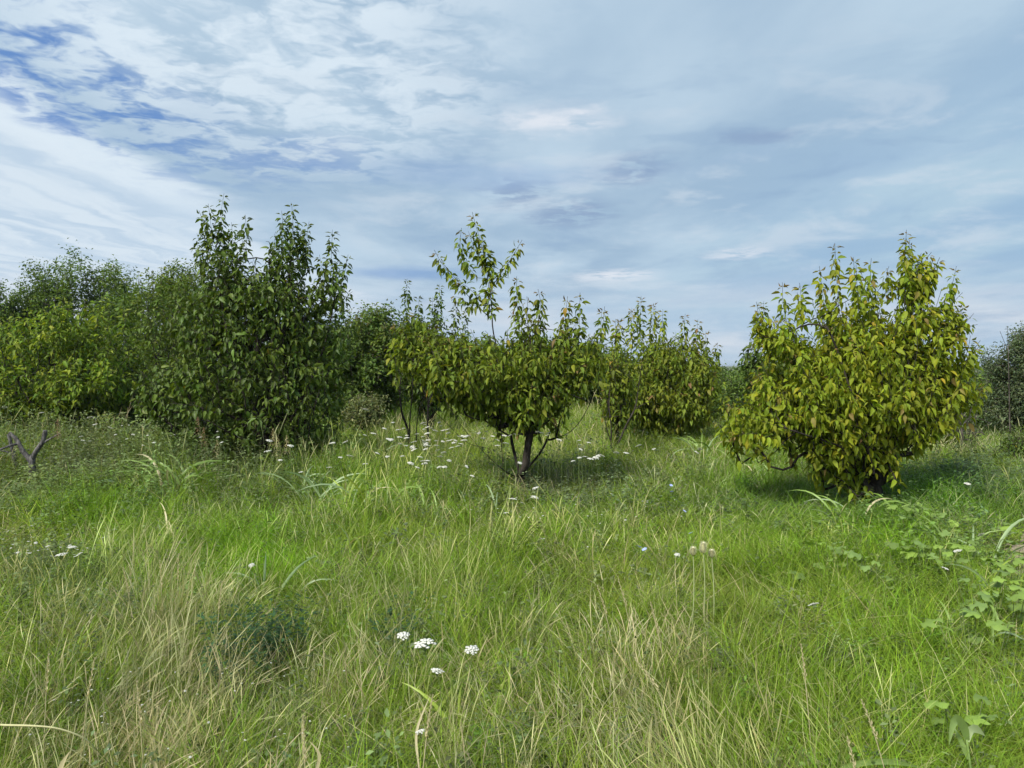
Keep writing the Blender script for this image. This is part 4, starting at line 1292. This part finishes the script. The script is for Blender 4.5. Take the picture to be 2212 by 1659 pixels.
CLUMPS = [
    (390, 1085, .75, 20, 'tall clump of arching fresh green blades in front of the largest tree', 'fresh'),
    (335, 1075, .55, 12, 'smaller arching grass clump just left of the tall one by the largest tree', 'fresh'),
    (288, 1080, .50, 4, 'single upright pale blade tuft among grey weeds', 'pale'),
    (770, 1115, .60, 18, 'yellow-green arching grass clump between the largest and the forked tree', 'yellow'),
    (700, 1090, .60, 10, 'bluish pale grass blades beside the yellow-green clump', 'pale'),
    (655, 1070, .50, 8, 'short pale grass blades under the right skirt of the largest tree', 'pale'),
    (850, 1110, .55, 12, 'arching grass clump right of the yellow-green clump', 'fresh'),
    (905, 1125, .55, 7, 'long looping grass blades left of the white flower pair', 'fresh'),
    (1050, 1110, .45, 5, 'few upright pale blades left of the forked trunk', 'pale'),
    (745, 1210, .38, 9, 'low bright clump with one looping blade in the left middle meadow', 'yellow'),
    (598, 1310, .36, 5, 'lone pale curved blade in the left foreground grass', 'pale'),
    (385, 1170, .36, 10, 'low fanned grass clump in the left middle meadow', 'yellow'),
    (1525, 1000, .62, 14, 'upright grass clump on the gap between olive and yellowish trees', 'fresh'),
    (1470, 1005, .45, 10, 'bright grass clump at the shaded foot of the rear olive tree', 'yellow'),
    (1570, 1030, .45, 12, 'pale green clump near the left skirt of the yellowish tree', 'fresh'),
    (1650, 1045, .40, 10, 'soft green clump under the left branch of the yellowish tree', 'fresh'),
    (1850, 1135, .52, 10, 'upright blades before the yellowish tree trunk', 'fresh'),
    (1945, 1125, .40, 6, 'curved blades right of the yellowish tree trunk', 'fresh'),
    (2040, 1215, .48, 6, 'arching blades rising from the broad-leaved creepers', 'fresh'),
    (2120, 1235, .50, 6, 'tall bent blades beside the bare earth path', 'pale'),
    (2150, 1310, .40, 7, 'bent blades over the creepers at the right frame edge', 'yellow'),
    (2100, 1400, .36, 6, 'short curved blades low in the right foreground', 'fresh'),
    (1010, 1560, .30, 12, 'bright spreading grass clump in the centre foreground', 'yellow'),
    (460, 1060, .45, 8, 'grass blades in shade at the foot of the largest tree', 'fresh'),
    (810, 1010, .60, 12, 'reddish-yellow feathery clump left of the flower drift', 'yellow'),
    (1140, 1140, .35, 5, 'small curved blades right of the white flower pair', 'fresh'),
    (1960, 1010, .50, 7, 'curved blades in the cool grass right of the yellowish tree', 'fresh'),
]
for i, c in enumerate(CLUMPS):
    grass_clump(*c, seed=i * 13)


# ------------------------------------------------------------------ white umbels
def umbel_meshes(seed):
    r = np.random.RandomState(seed)
    g = Geo()
    n = 26
    for k in range(n):
        f = math.sqrt((k + .5) / n)
        a = k * 2.39996 + r.uniform(-.2, .2)
        c = np.array([math.cos(a) * f * .5, math.sin(a) * f * .5, .10 * (1 - f * f) + r.uniform(-.02, .02)])
        rad_ = .12 * r.uniform(.8, 1.25)
        m = 7
        ang = np.arange(m) * 2 * math.pi / m + r.uniform(0, 1)
        rr = rad_ * r.uniform(.75, 1.2, m)
        ring = c + np.stack([np.cos(ang) * rr, np.sin(ang) * rr, r.uniform(-.03, .0, m)], -1)
        top = c + np.array([0, 0, .035])
        bot = c + np.array([0, 0, -.04])
        tr = [[q, (q + 1) % m, m] for q in range(m)] + [[(q + 1) % m, q, m + 1] for q in range(m)]
        col = np.tile(np.array([.80, .80, .72]) * r.uniform(.86, 1.02), (m + 2, 1))
        col[m + 1] = (.45, .5, .3)
        g.add(np.vstack([ring, top, bot]), tr, (), col)
    head = g.mesh('flower_head', M_PETAL)
    s = Geo()
    for k in range(12):
        f = .85 * math.sqrt((k + .5) / 12); a = k * 2.39996
        e = np.array([math.cos(a) * f * .5, math.sin(a) * f * .5, .05])
        s.tube(np.array([[0, 0, -.42], e * .55 + np.array([0, 0, -.2]), e]), [.012, .009, .008], 3, (.17, .22, .08), cap=False)
    rays = s.mesh('rays', M_STALK)
    return head, rays


UMB = [umbel_meshes(60 + k) for k in range(4)]
STEMS = []
for k in range(4):
    r_ = np.random.RandomState(80 + k)
    t_ = np.linspace(0, 1, 7)
    P_ = np.stack([.06 * np.sin(t_ * 3 + k) * t_, .05 * np.cos(t_ * 2.4 + k) * t_ - .05 * t_, t_], -1)
    g_ = Geo(); g_.tube(P_, np.linspace(.0042, .0024, 7), 4, (.14, .19, .06), cap=False)
    STEMS.append((g_.mesh('stem', M_STALK), P_[-1].copy()))


def umbel(xd, yd, h, dia, label, group, seed, tilt=None):
    r = np.random.RandomState(seed)
    Y = depth_of(yd, h)
    x = (xd - 1106) / F_D * Y
    sm, tip = STEMS[seed % 4]
    gz = float(ground_z(x, Y))
    hh = h - gz
    T = empty('wild_carrot_flower', (x - tip[0] * .5, Y - tip[1] * .5, gz))
    tag(T, label, 'flower', group)
    s = obj('stem', sm, T)
    s.scale = (.5, .5, hh - .35 * dia)
    dia = dia * (.88 if seed >= 2000 else 1.0)
    hd, ry = UMB[seed % 4]
    tl = tilt or (r.normal(0, .22), r.normal(0, .22))
    hobj = obj('flower_head', hd, T, (tip[0] * .5, tip[1] * .5, hh))
    hobj.scale = (dia, dia, dia)
    hobj.rotation_euler = (tl[0], tl[1], r.uniform(0, 6))
    ro = obj('rays', ry, hobj)
    return T


def flowers():
    single = [
        (1108, 1078, .38, .075, 'round white flower head, left one of the pair before the forked trunk'), (1157, 1054, .42, .065, 'small domed white flower head nearest the forked trunk'),
        (1155, 1074, .36, .07, 'flat white flower head right of the round one before the forked trunk'), (1130, 1087, .33, .045, 'tiny white flower head below the pair before the forked trunk'),
        (1093, 1108, .30, .045, 'small white flower head below left of the forked trunk'),
        (917, 1390, .42, .085, 'largest flat white flower head in the foreground grass'), (871, 1373, .42, .055, 'white flower head seen just left of the largest foreground one'),
        (1020, 1404, .40, .058, 'white foreground flower head right of the largest one'), (945, 1449, .38, .05, 'white flower head below the foreground trio'), (908, 1580, .28, .035, 'lowest cream flower head at the bottom of the meadow'),
        (1757, 1306, .34, .055, 'tilted white flower head alone in the right foreground grass'), (543, 1221, .32, .04, 'small white flower head alone in the left middle meadow'),
        (582, 952, .75, .075, 'white flower head standing before the dark trunk of the largest tree'), (578, 975, .66, .08, 'second white flower head right below the one before the dark trunk'),
        (628, 963, .7, .07, 'white flower head just right of the trunk of the largest tree'), (605, 994, .6, .05, 'small white flower head low under the largest tree'),
        (718, 957, .68, .07, 'white flower head at the right skirt of the largest tree, inner one'), (746, 955, .68, .075, 'white flower head at the right skirt of the largest tree, outer one'),
        (756, 985, .6, .075, 'bright white flower head left of the drift, above the yellow-green clump'), (712, 1010, .5, .06, 'tilted white flower head above the bluish pale blades'),
        (735, 988, .6, .05, 'small white flower head between two larger ones left of the drift'), (650, 1020, .5, .05, 'white flower head low beside the pale blades'),
        (196, 902, .85, .09, 'tall white flower head against the dark hedge behind the stumps'), (90, 892, .85, .075, 'tall white flower head above the forked stump'), (10, 880, .9, .08, 'white flower head at the left frame edge above the stumps'),
        (240, 925, .75, .06, 'white flower head right of the stumps before the dark hedge'), (205, 917, .78, .06, 'white flower head below the tall one behind the stumps'), (175, 943, .7, .05, 'white flower head in the weeds right of the stumps'),
        (133, 1198, .42, .065, 'white flower head lowest of the three in the left weeds'), (156, 1182, .45, .055, 'white flower head topmost of the three in the left weeds'), (172, 1197, .42, .045, 'white flower head rightmost of the three in the left weeds'),
        (790, 885, .95, .09, 'lone white flower head in the bright grass bank far behind'), (1505, 977, .45, .06, 'white flower head in the gap, upper of two'), (1512, 970, .5, .06, 'white flower head in the gap between olive and yellowish trees'),
        (1463, 1198, .3, .04, 'small white flower head left of the teasels'), (2120, 1155, .3, .045, 'small white flower head right of the creepers'), (1412, 970, .5, .055, 'white flower head at the shaded foot of the rear olive tree'),
        (2042, 1228, .28, .045, 'round white flower head beneath the creepers'), (2090, 1045, .4, .06, 'thin white flower head in the cool grass at the right'), (2068, 1190, .3, .05, 'white flower head on the creepers near the path'),
    ]
    for i, (x, y, h, d, lb) in enumerate(single):
        umbel(x, y, h, d, lb, 'white umbel flowers', 1000 + i, (.25, .5) if x == 1757 else None)
    r = np.random.RandomState(77)
    drift = []
    zones = [(930, 955, 70, 30, 40, 'in the dense drift left of the forked tree'), (1000, 945, 50, 20, 16, 'under the low left limb of the forked tree'), (880, 940, 50, 14, 13, 'at the foot of the bare saplings'), (955, 1005, 36, 14, 8, 'at the near edge of the drift, below the rest'),
             (1070, 940, 40, 12, 10, 'behind the limbs of the forked tree'), (1205, 932, 42, 14, 6, 'under the low right limb of the forked tree'), (1268, 982, 45, 22, 10, 'in the brown weeds right of the forked tree'), (1330, 975, 40, 18, 5, 'under the slim olive tree')]
    for (cx, cyy, rx, ry, n, where) in zones:
        k = 0
        while k < n:
            x, y = r.normal(cx, rx * .95), r.normal(cyy, ry * .9)
            if y < 905 or y > 1040: continue
            drift.append((x, y, where)); k += 1
    for i, (x, y, where) in enumerate(drift):
        h = float(np.clip(np.interp(y, [905, 1040], [.86, .42]) + r.normal(0, .03), .3, .95))
        umbel(x, y, h, r.uniform(.05, .085), 'white flat flower head ' + where, 'white flowers ' + where, 2000 + i)
    for i in range(34):
        x, y = r.normal(85, 55), r.normal(1180, 14)
        if x < -20: x = -x
        umbel(x, y, .42 + r.normal(0, .04), r.uniform(.012, .024), 'tiny white flower speck in the weeds at the left edge', 'tiny white flowers', 3000 + i)
    for i in range(46):
        x, y = r.uniform(1000, 1500), r.normal(1110, 30)
        umbel(x, max(1060, y), .28, r.uniform(.012, .025), 'tiny white flower speck in the short grass before the forked tree', 'tiny white flowers in short grass', 3100 + i)
    for i in range(30):
        x, y = r.uniform(150, 480), r.normal(935, 16)
        umbel(x, y, .68, r.uniform(.03, .055), 'small white flower head in the weeds before the dark hedge', 'white flowers before the hedge', 3200 + i)
    for i in range(60):
        x, y = r.uniform(60, 760), r.uniform(1430, 1640)
        umbel(x, y, .27, r.uniform(.006, .012), 'tiny white daisy speck in the dry left foreground grass', 'daisy specks in dry grass', 3300 + i)


flowers()


# ------------------------------------------------------------------ teasels, chicory, creepers, dry stalks, maize-like plant, panicles
def teasels():
    Yt = depth_of(1190, .50)
    spec = [(1497, 1192, .045, .030, 'left smaller spiny teasel head of the three'), (1519, 1184, .060, .038, 'tallest middle teasel head with pale base'), (1537, 1197, .043, .030, 'right smaller teasel head leaning outward')]
    for i, (xd, yd, hl, wd, lb) in enumerate(spec):
        r = np.random.RandomState(i)
        top = at(xd, yd, Yt + .03 * i)
        bx = top[0] + (-.02 + .02 * i) * .5
        T = empty('teasel', (bx, top[1], float(ground_z(bx, top[1]))))
        tag(T, lb, 'teasel', 'teasels')
        off = np.array(T.location)
        p1 = top - off - np.array([0, 0, hl / 2])
        g = Geo(); t = np.linspace(0, 1, 8)[:, None]
        g.tube(p1 * t + np.array([.01, 0, 0]) * np.sin(t * 3), np.linspace(.004, .003, 8), 5, (.30, .34, .16), cap=False)
        obj('stem', g.mesh('stem', M_STALK), T)
        g = Geo()
        nn = 260
        for k in range(nn):
            f = (k + .5) / nn
            a = k * 2.39996
            rr = wd / 2 * math.sin(math.pi * (.12 + .86 * f)) ** .7
            p = np.array([math.cos(a) * rr * .75, math.sin(a) * rr * .75, -hl / 2 + hl * f])
            d = unit(np.array([math.cos(a), math.sin(a), .8]))
            s = np.array([-math.sin(a), math.cos(a), 0])
            l = .019
            g.add([p - s * .0016, p + s * .0016, p + d * l], [[0, 1, 2]], (), np.array([.72, .68, .47]) * r.uniform(.8, 1.15))
        # core
        ts = np.linspace(0, 1, 8)
        g.tube(np.stack([0 * ts, 0 * ts, -hl / 2 + hl * ts], -1), wd / 2 * .62 * np.sin(math.pi * (.12 + .86 * ts)) ** .7, 9, (.52, .52, .30))
        h = obj('flower_head', g.mesh('flower_head', M_STALK), T, tuple(top - off))
        g = Geo()
        for k in range(9):
            a = k * .698
            d = np.array([math.cos(a), math.sin(a), .0])
            tt = np.linspace(0, 1, 5)
            P = np.array([0, 0, -hl / 2]) + d * (tt * wd * .85)[:, None] + np.array([0, 0, 1.0]) * (.03 * tt ** 2)[:, None]
            g.ribbon(P, np.array([.004, .0045, .0035, .002, 0]), np.array([-math.sin(a), math.cos(a), 0]), (.8, .8, .66))
        obj('bract_collar', g.mesh('bracts', M_HERB), T, tuple(top - off))


def chicory():
    spots = [(1448, 1048, 'pale blue chicory flower beneath the rear olive tree'), (1480, 1103, 'pale blue chicory flower in the short grass'), (1385, 1180, 'pale blue chicory blooms left of the teasels'),
             (1452, 1062, 'second pale blue chicory flower under the rear olive tree'), (1490, 1150, 'whitish blue chicory flower above the teasels'), (1395, 1185, 'right one of the two chicory blooms beside the teasels')]
    for i, (xd, yd, lb) in enumerate(spots):
        h = .34
        Y = depth_of(yd, h); x = (xd - 1106) / F_D * Y
        gz = float(ground_z(x, Y))
        T = empty('chicory_flower', (x, Y, gz)); tag(T, lb, 'flower', 'blue chicory flowers')
        s = obj('stem', STEMS[i % 4][0], T); s.scale = (.3, .3, h - gz)
        tip = STEMS[i % 4][1] * np.array([.3, .3, h - gz])
        g = Geo()
        for k in range(12):
            a = k * math.pi / 6
            d = np.array([math.cos(a), math.sin(a), .25]); sd = np.array([-math.sin(a), math.cos(a), 0])
            g.add([[0, 0, 0], d * .012 - sd * .003, d * .019 - sd * .003, d * .019 + sd * .003, d * .012 + sd * .003], [[0, 1, 4]], [[1, 2, 3, 4]], (.40, .47, .82))
        obj('flower_head', g.mesh('flower_head', M_PETAL), T, tuple(tip)).rotation_euler = (.5, .1, i)


ROUND_LEAF = {}


def round_leaf(k):
    if k in ROUND_LEAF: return ROUND_LEAF[k]
    r = np.random.RandomState(300 + k)
    m = 14
    a = np.linspace(-2.65, 2.65, m)
    lob = 1 + .10 * np.cos(a * 2.5) + r.uniform(-.04, .04, m)
    rim = np.stack([np.sin(a) * .5 * lob, .45 + np.cos(a) * .5 * lob, -.10 * np.cos(a * 5) - .10], -1)
    mid = np.stack([np.sin(a) * .25, .42 + np.cos(a) * .25, np.full(m, -.01)], -1)
    V = np.vstack([rim, mid, [[0, .35, -.03]]])
    q = [[i, i + m, i + m + 1, i + 1] for i in range(m - 1)]
    t = [[i + m, 2 * m, i + m + 1] for i in range(m - 1)]
    c = np.array([.205, .31, .07]) * [0.75, 1.0, 1.2, .9][k % 4] * np.array([1.0, 1.0, [1.0, .9, .8, 1.2][k % 4]])
    ROUND_LEAF[k] = mesh_np('leaf', V, t, q, np.tile(c, (len(V), 1)), True, M_HERB)
    return ROUND_LEAF[k]


def creeper(xd, yd, spread, nl, size, label, seed):
    r = np.random.RandomState(seed + 40)
    Y = depth_of(yd, .2); x = (xd - 1106) / F_D * Y
    gz = float(ground_z(x, Y))
    T = empty('broad_leaved_creeper', (x, Y, gz)); tag(T, label, 'creeper', 'broad-leaved creepers')
    g = Geo()
    for k in range(nl):
        a = r.uniform(0, 6.28); rr = spread * math.sqrt(r.rand())
        p = np.array([rr * math.cos(a), rr * .8 * math.sin(a), r.uniform(.14, .32)])
        q = np.array([p[0] * .6, p[1] * .6, 0])
        t = np.linspace(0, 1, 4)[:, None]
        g.tube(q * (1 - t) + p * t + np.array([0, 0, .02]) * np.sin(t * 3.1), .0022, 3, (.16, .20, .08), cap=False)
        o = bpy.data.objects.new('leaf', round_leaf(int(r.randint(0, 4)))); coll.objects.link(o)
        o.parent = T; o.location = p
        s = size * r.uniform(.7, 1.25)
        o.scale = (s, s, s)
        o.rotation_euler = (r.normal(-.05, .28), r.normal(0, .28), r.uniform(0, 6.28))
    obj('stems', g.mesh('stems', M_STALK), T)


def creepers():
    L = [(1800, 1205, .22, 9, .085, 'small creeper patch of flat leaves left of the larger creepers'), (1835, 1228, .2, 8, .085, 'flat creeper leaves in front of the small left patch'),
         (2010, 1205, .30, 16, .10, 'bright creeper leaves in the middle of the creeper bed'), (2075, 1195, .30, 14, .10, 'bright creeper leaves at the right of the creeper bed'), (1965, 1130, .32, 10, .09, 'shaded creeper leaves behind the creeper bed'),
         (2030, 1115, .3, 10, .09, 'dim creeper leaves below the cool grass'), (2165, 1240, .22, 9, .10, 'long creeper leaves beside the earth path'), (2130, 1290, .26, 12, .10, 'yellowish creeper leaves on the right slope of grass'),
         (2180, 1300, .25, 12, .10, 'yellowish creeper leaves cut by the right frame edge'), (2110, 1370, .2, 7, .09, 'low creeper leaves in the right foreground'), (2070, 1525, .14, 5, .085, 'few creeper leaves sunk in the right foreground grass'),
         (1910, 1252, .16, 5, .08, 'two or three creeper leaves alone left of the creeper bed'), (1710, 1240, .06, 2, .08, 'single heart-shaped creeper leaf in the middle of the lawn'), (2110, 1130, .3, 9, .08, 'dark creeper leaves at the edge of the cool grass')]
    for i, a in enumerate(L):
        creeper(*a, seed=i)


def arc_thing(name, label, cat, parts, group=None):
    """parts: (part name, [(xd,yd,Y)...], half width or radius, colour, mode)"""
    p0 = parts[0][1][0]
    b = at(*p0)
    off = np.array([b[0], b[1], float(ground_z(b[0], b[1]))])
    T = empty(name, off); tag(T, label, cat, group)
    for (pn, pts, w, col, mode) in parts:
        P = resample([at(*p) for p in pts], .02) - off
        n = len(P)
        g = Geo()
        if mode == 'tube':
            g.tube(P, np.linspace(w, w * .6, n), 6, col)
        else:
            t = np.linspace(0, 1, n)
            ww = w * np.minimum(1, np.minimum(.55 + 2 * t, (1.02 - t) * 2.2))
            tg = np.gradient(P, axis=0)
            S = unit(np.cross(tg, np.array([0, -.7, 1.0]) if mode == 'flat' else np.array([0, -1.0, .25])))
            g.ribbon(P, ww, S, col, fold=.3)
        obj(pn, g.mesh(pn, M_STALK if mode == 'tube' else M_BLADE), T)
    return T


def special_plants():
    gr, pale, straw = (.20, .29, .085), (.36, .44, .22), (.52, .46, .28)
    arc_thing('maize_plant', 'young maize-like plant with folded blades at the lower right corner', 'plant', [
        ('stem', [(2100, 1800, 2.75), (2098, 1680, 2.75), (2092, 1625, 2.75), (2088, 1598, 2.75)], .006, gr, 'tube'),
        ('blade', [(2089, 1600, 2.75), (2080, 1570, 2.74), (2064, 1552, 2.72), (2055, 1575, 2.70), (2050, 1610, 2.68)], .016, gr, 'face'),
        ('blade', [(2089, 1602, 2.75), (2094, 1578, 2.76), (2108, 1574, 2.78), (2128, 1590, 2.8)], .014, pale, 'face'),
        ('blade', [(2092, 1640, 2.75), (2075, 1600, 2.77), (2060, 1570, 2.80)], .010, gr, 'face')])
    arc_thing('fallen_grass', 'long pale grass blade lying across the bottom edge of the grass', 'grass blade', [('blade', [(1800, 1668, 2.75), (1850, 1650, 2.75), (1920, 1645, 2.75), (2000, 1660, 2.78)], .010, gr, 'face')])
    arc_thing('dry_stalk', 'cream dry stalk bowing in from the left frame edge', 'stalk', [('stem', [(-40, 1560, 2.7), (0, 1566, 2.7), (70, 1568, 2.72), (130, 1575, 2.75), (190, 1600, 2.8), (215, 1640, 2.85)], .0042, (.50, .48, .25), 'tube')], 'dry stalks')
    for i, (pts, w, lb) in enumerate([
        ([(120, 1700, 2.5), (135, 1650, 2.5), (152, 1622, 2.5)], .009, 'broad whitish dry blade at the bottom left corner'), ([(345, 1720, 2.55), (340, 1670, 2.55), (332, 1645, 2.55), (318, 1648, 2.53), (312, 1662, 2.5)], .007, 'curled whitish dry blade at the bottom edge'),
        ([(655, 1640, 2.8), (654, 1600, 2.8), (652, 1540, 2.8)], .004, 'upright cream dry stem near the bottom edge'), ([(905, 1660, 2.7), (900, 1580, 2.75), (930, 1500, 2.8)], .0045, 'bent pinkish dry stem below the foreground flowers'),
        ([(680, 1680, 2.6), (690, 1630, 2.6), (668, 1600, 2.6)], .006, 'short curled cream blade at the bottom')]):
        arc_thing('dry_grass', lb, 'grass blade', [('blade', pts, w, straw, 'face')], 'dry blades')
    # tall straw stems with seed heads
    r = np.random.RandomState(9)
    heads = [(105, 1412, 85, 1530, 'tall straw seed head at the far left foreground'), (205, 1420, 160, 1560, 'tall straw seed head leaning right in the left foreground'), (295, 1470, 310, 1560, 'straw seed head leaning left in the left foreground'),
             (655, 1545, 660, 1640, 'upright straw seed head near the bottom edge'), (935, 1500, 900, 1620, 'knotted straw seed head below the foreground flowers'), (345, 1210, 350, 1330, 'tall straw seed head above the dry patch'),
             (265, 1225, 290, 1330, 'leaning straw seed head left of the dry patch'), (385, 1195, 380, 1330, 'tallest straw seed head of the dry patch'), (480, 1255, 460, 1360, 'straw seed head right of the dry patch'),
             (1290, 1265, 1340, 1400, 'leaning straw seed head at the top of the right dry patch'), (1335, 1250, 1380, 1390, 'straw seed head among the right dry patch tops'), (1405, 1300, 1450, 1430, 'straw seed head right of the dry patch tops'),
             (1370, 1420, 1520, 1560, 'low slanting straw seed head in the right dry sweep'), (1860, 1510, 1960, 1630, 'long slanting straw seed head in the right foreground'), (1730, 1390, 1760, 1500, 'thin straw seed head in the right lawn'),
             (1830, 1650 - 60, 1900, 1700, 'slanting straw seed head near the bottom right')]
    for i, (x1, y1, x0, y0, lb) in enumerate(heads):
        h = .50
        Y = depth_of(y1, h)
        top = at(x1, y1, Y); bt = np.array([(x0 - 1106) / F_D * Y * 1.0, Y + .02, 0.0]); bt[2] = float(ground_z(bt[0], bt[1]))
        T = empty('straw_seed_head', bt); tag(T, lb, 'grass stalk', 'straw seed heads')
        e = top - bt
        t = np.linspace(0, 1, 9)[:, None]
        P = e * t + np.array([0, 0, .10]) * (t * (1 - t)) * 2
        g = Geo(); g.tube(P, np.linspace(.0022, .0013, 9), 4, (.46, .41, .23), cap=False)
        obj('stem', g.mesh('stem', M_STALK), T)
        g = Geo()
        d = unit(P[-1] - P[-2]); s = unit(np.cross(d, [0, 1.0, .1])); u = np.cross(d, s)
        for k in range(30):
            f = k / 30
            p = P[-1] - d * .16 * (1 - f)
            a = k * 2.4
            o = s * math.cos(a) + u * math.sin(a)
            q = unit(d * 1.7 + o); sd = np.cross(q, o); l = .019 * (1.05 - .5 * f)
            g.add([p, p + q * l * .5 + sd * l * .24, p + q * l, p + q * l * .5 - sd * l * .24], [[0, 1, 2], [0, 2, 3]], (), np.array([.58, .51, .31]) * r.uniform(.85, 1.15))
        obj('seed_head', g.mesh('seed_head', M_HERB), T)
    # brown panicles of tall grass before the big dark tree
    for i, (x1, y1, h, lb) in enumerate([(428, 900, .95, 'reddish brown feathery panicle before the largest tree'), (440, 925, .85, 'lower brown feathery panicle beside the reddish one'), (600, 945, .75, 'tan drooping panicle before the dark trunk of the largest tree'),
                                         (470, 950, .72, 'tan drooping panicle left of the dark trunk'), (125, 905, .9, 'brown feathery panicle right of the forked stump'), (590, 925, .8, 'small round tan panicle above the dark trunk flowers'), (620, 940, .75, 'tan drooping panicle right of the dark trunk')]):
        Y = depth_of(y1 + 20, h - .1) if False else 10.2
        top = at(x1, y1, Y); bt = np.array([top[0] + .05, Y, float(ground_z(top[0], Y))])
        T = empty('feathery_grass', bt); tag(T, lb, 'grass stalk', 'feathery panicles')
        e = top - bt; t = np.linspace(0, 1, 7)[:, None]
        g = Geo(); g.tube(e * t + np.array([.03, 0, 0]) * np.sin(t * 3.1), np.linspace(.004, .0018, 7), 4, (.22, .22, .10), cap=False)
        obj('stem', g.mesh('stem', M_STALK), T)
        g = Geo()
        col = np.array([.26, .16, .10]) if 'brown' in lb else np.array([.42, .36, .20])
        for k in range(150):
            f = r.rand()
            a = r.uniform(0, 6.28)
            p = e - np.array([0, 0, 1]) * .26 * (1 - f) + np.array([math.cos(a), math.sin(a), .4]) * .09 * (1 - f) * r.rand()
            q = unit(np.array([math.cos(a) * .7, math.sin(a) * .7, r.uniform(-.9, .6)])); sd = unit(np.cross(q, [0, 0, 1.0])); l = .022
            g.add([p, p + q * l * .5 + sd * l * .2, p + q * l, p + q * l * .5 - sd * l * .2], [[0, 1, 2], [0, 2, 3]], (), col * r.uniform(.7, 1.3))
        obj('seed_head', g.mesh('seed_head', M_HERB), T)
    # dark leafy weeds in the foreground
    for i, (xd, yd, w, n, lb) in enumerate([(545, 1400, .20, 34, 'dark green leafy weed clump in the left foreground'), (610, 1385, .14, 18, 'smaller dark leafy weed right of the dark clump'), (500, 1450, .16, 18, 'dark leafy weed at the shaded foot of the dry patch'),
                                            (860, 1370, .18, 16, 'dark green weed behind the foreground flowers')]):
        rr0 = np.random.RandomState(700 + i)
        Y = depth_of(yd, .15); x = (xd - 1106) / F_D * Y
        T = empty('leafy_weed', (x, Y, float(ground_z(x, Y)))); tag(T, lb, 'weed', 'dark leafy weeds')
        global rng
        rng = rr0
        g = Geo()
        for k in range(n):
            a = rr0.uniform(0, 6.28); q = w * math.sqrt(rr0.rand())
            herb(g, q * math.cos(a), q * math.sin(a), .38 * rr0.uniform(.6, 1.1), np.array([.035, .085, .028]), .034, 22)
        c = obj('foliage', g.mesh('foliage', M_HERB), T); tag(c, kind='stuff')


teasels()
chicory()
creepers()
special_plants()
print('objects', len(bpy.data.objects), 'mesh triangles', sum(len(m.loops) - 2 * len(m.polygons) for m in bpy.data.meshes))


# ------------------------------------------------------------------ air
def haze():
    m, N = new_mat('thin haze')
    v = N.n('ShaderNodeVolumePrincipled')
    v.inputs['Color'].default_value = (.74, .84, .96, 1)
    v.inputs['Density'].default_value = HAZE
    v.inputs['Anisotropy'].default_value = 0.2
    o = N.n('ShaderNodeOutputMaterial')
    N.t.links.new(v.outputs[0], o.inputs['Volume'])
    g = Geo()
    x0, x1, y0, y1, z0, z1 = -6100, 6100, -650, 9100, -1.2, 9.0
    V = [(x, y, z) for z in (z0, z1) for y in (y0, y1) for x in (x0, x1)]
    g.add(V, (), [[0, 2, 3, 1], [4, 5, 7, 6], [0, 1, 5, 4], [2, 6, 7, 3], [0, 4, 6, 2], [1, 3, 7, 5]])
    b = obj('haze', g.mesh('haze', m, False))
    tag(b, 'thin bluish summer haze over the far plain', 'haze', kind='stuff')


HAZE = 0.5 / 1500.0
haze()
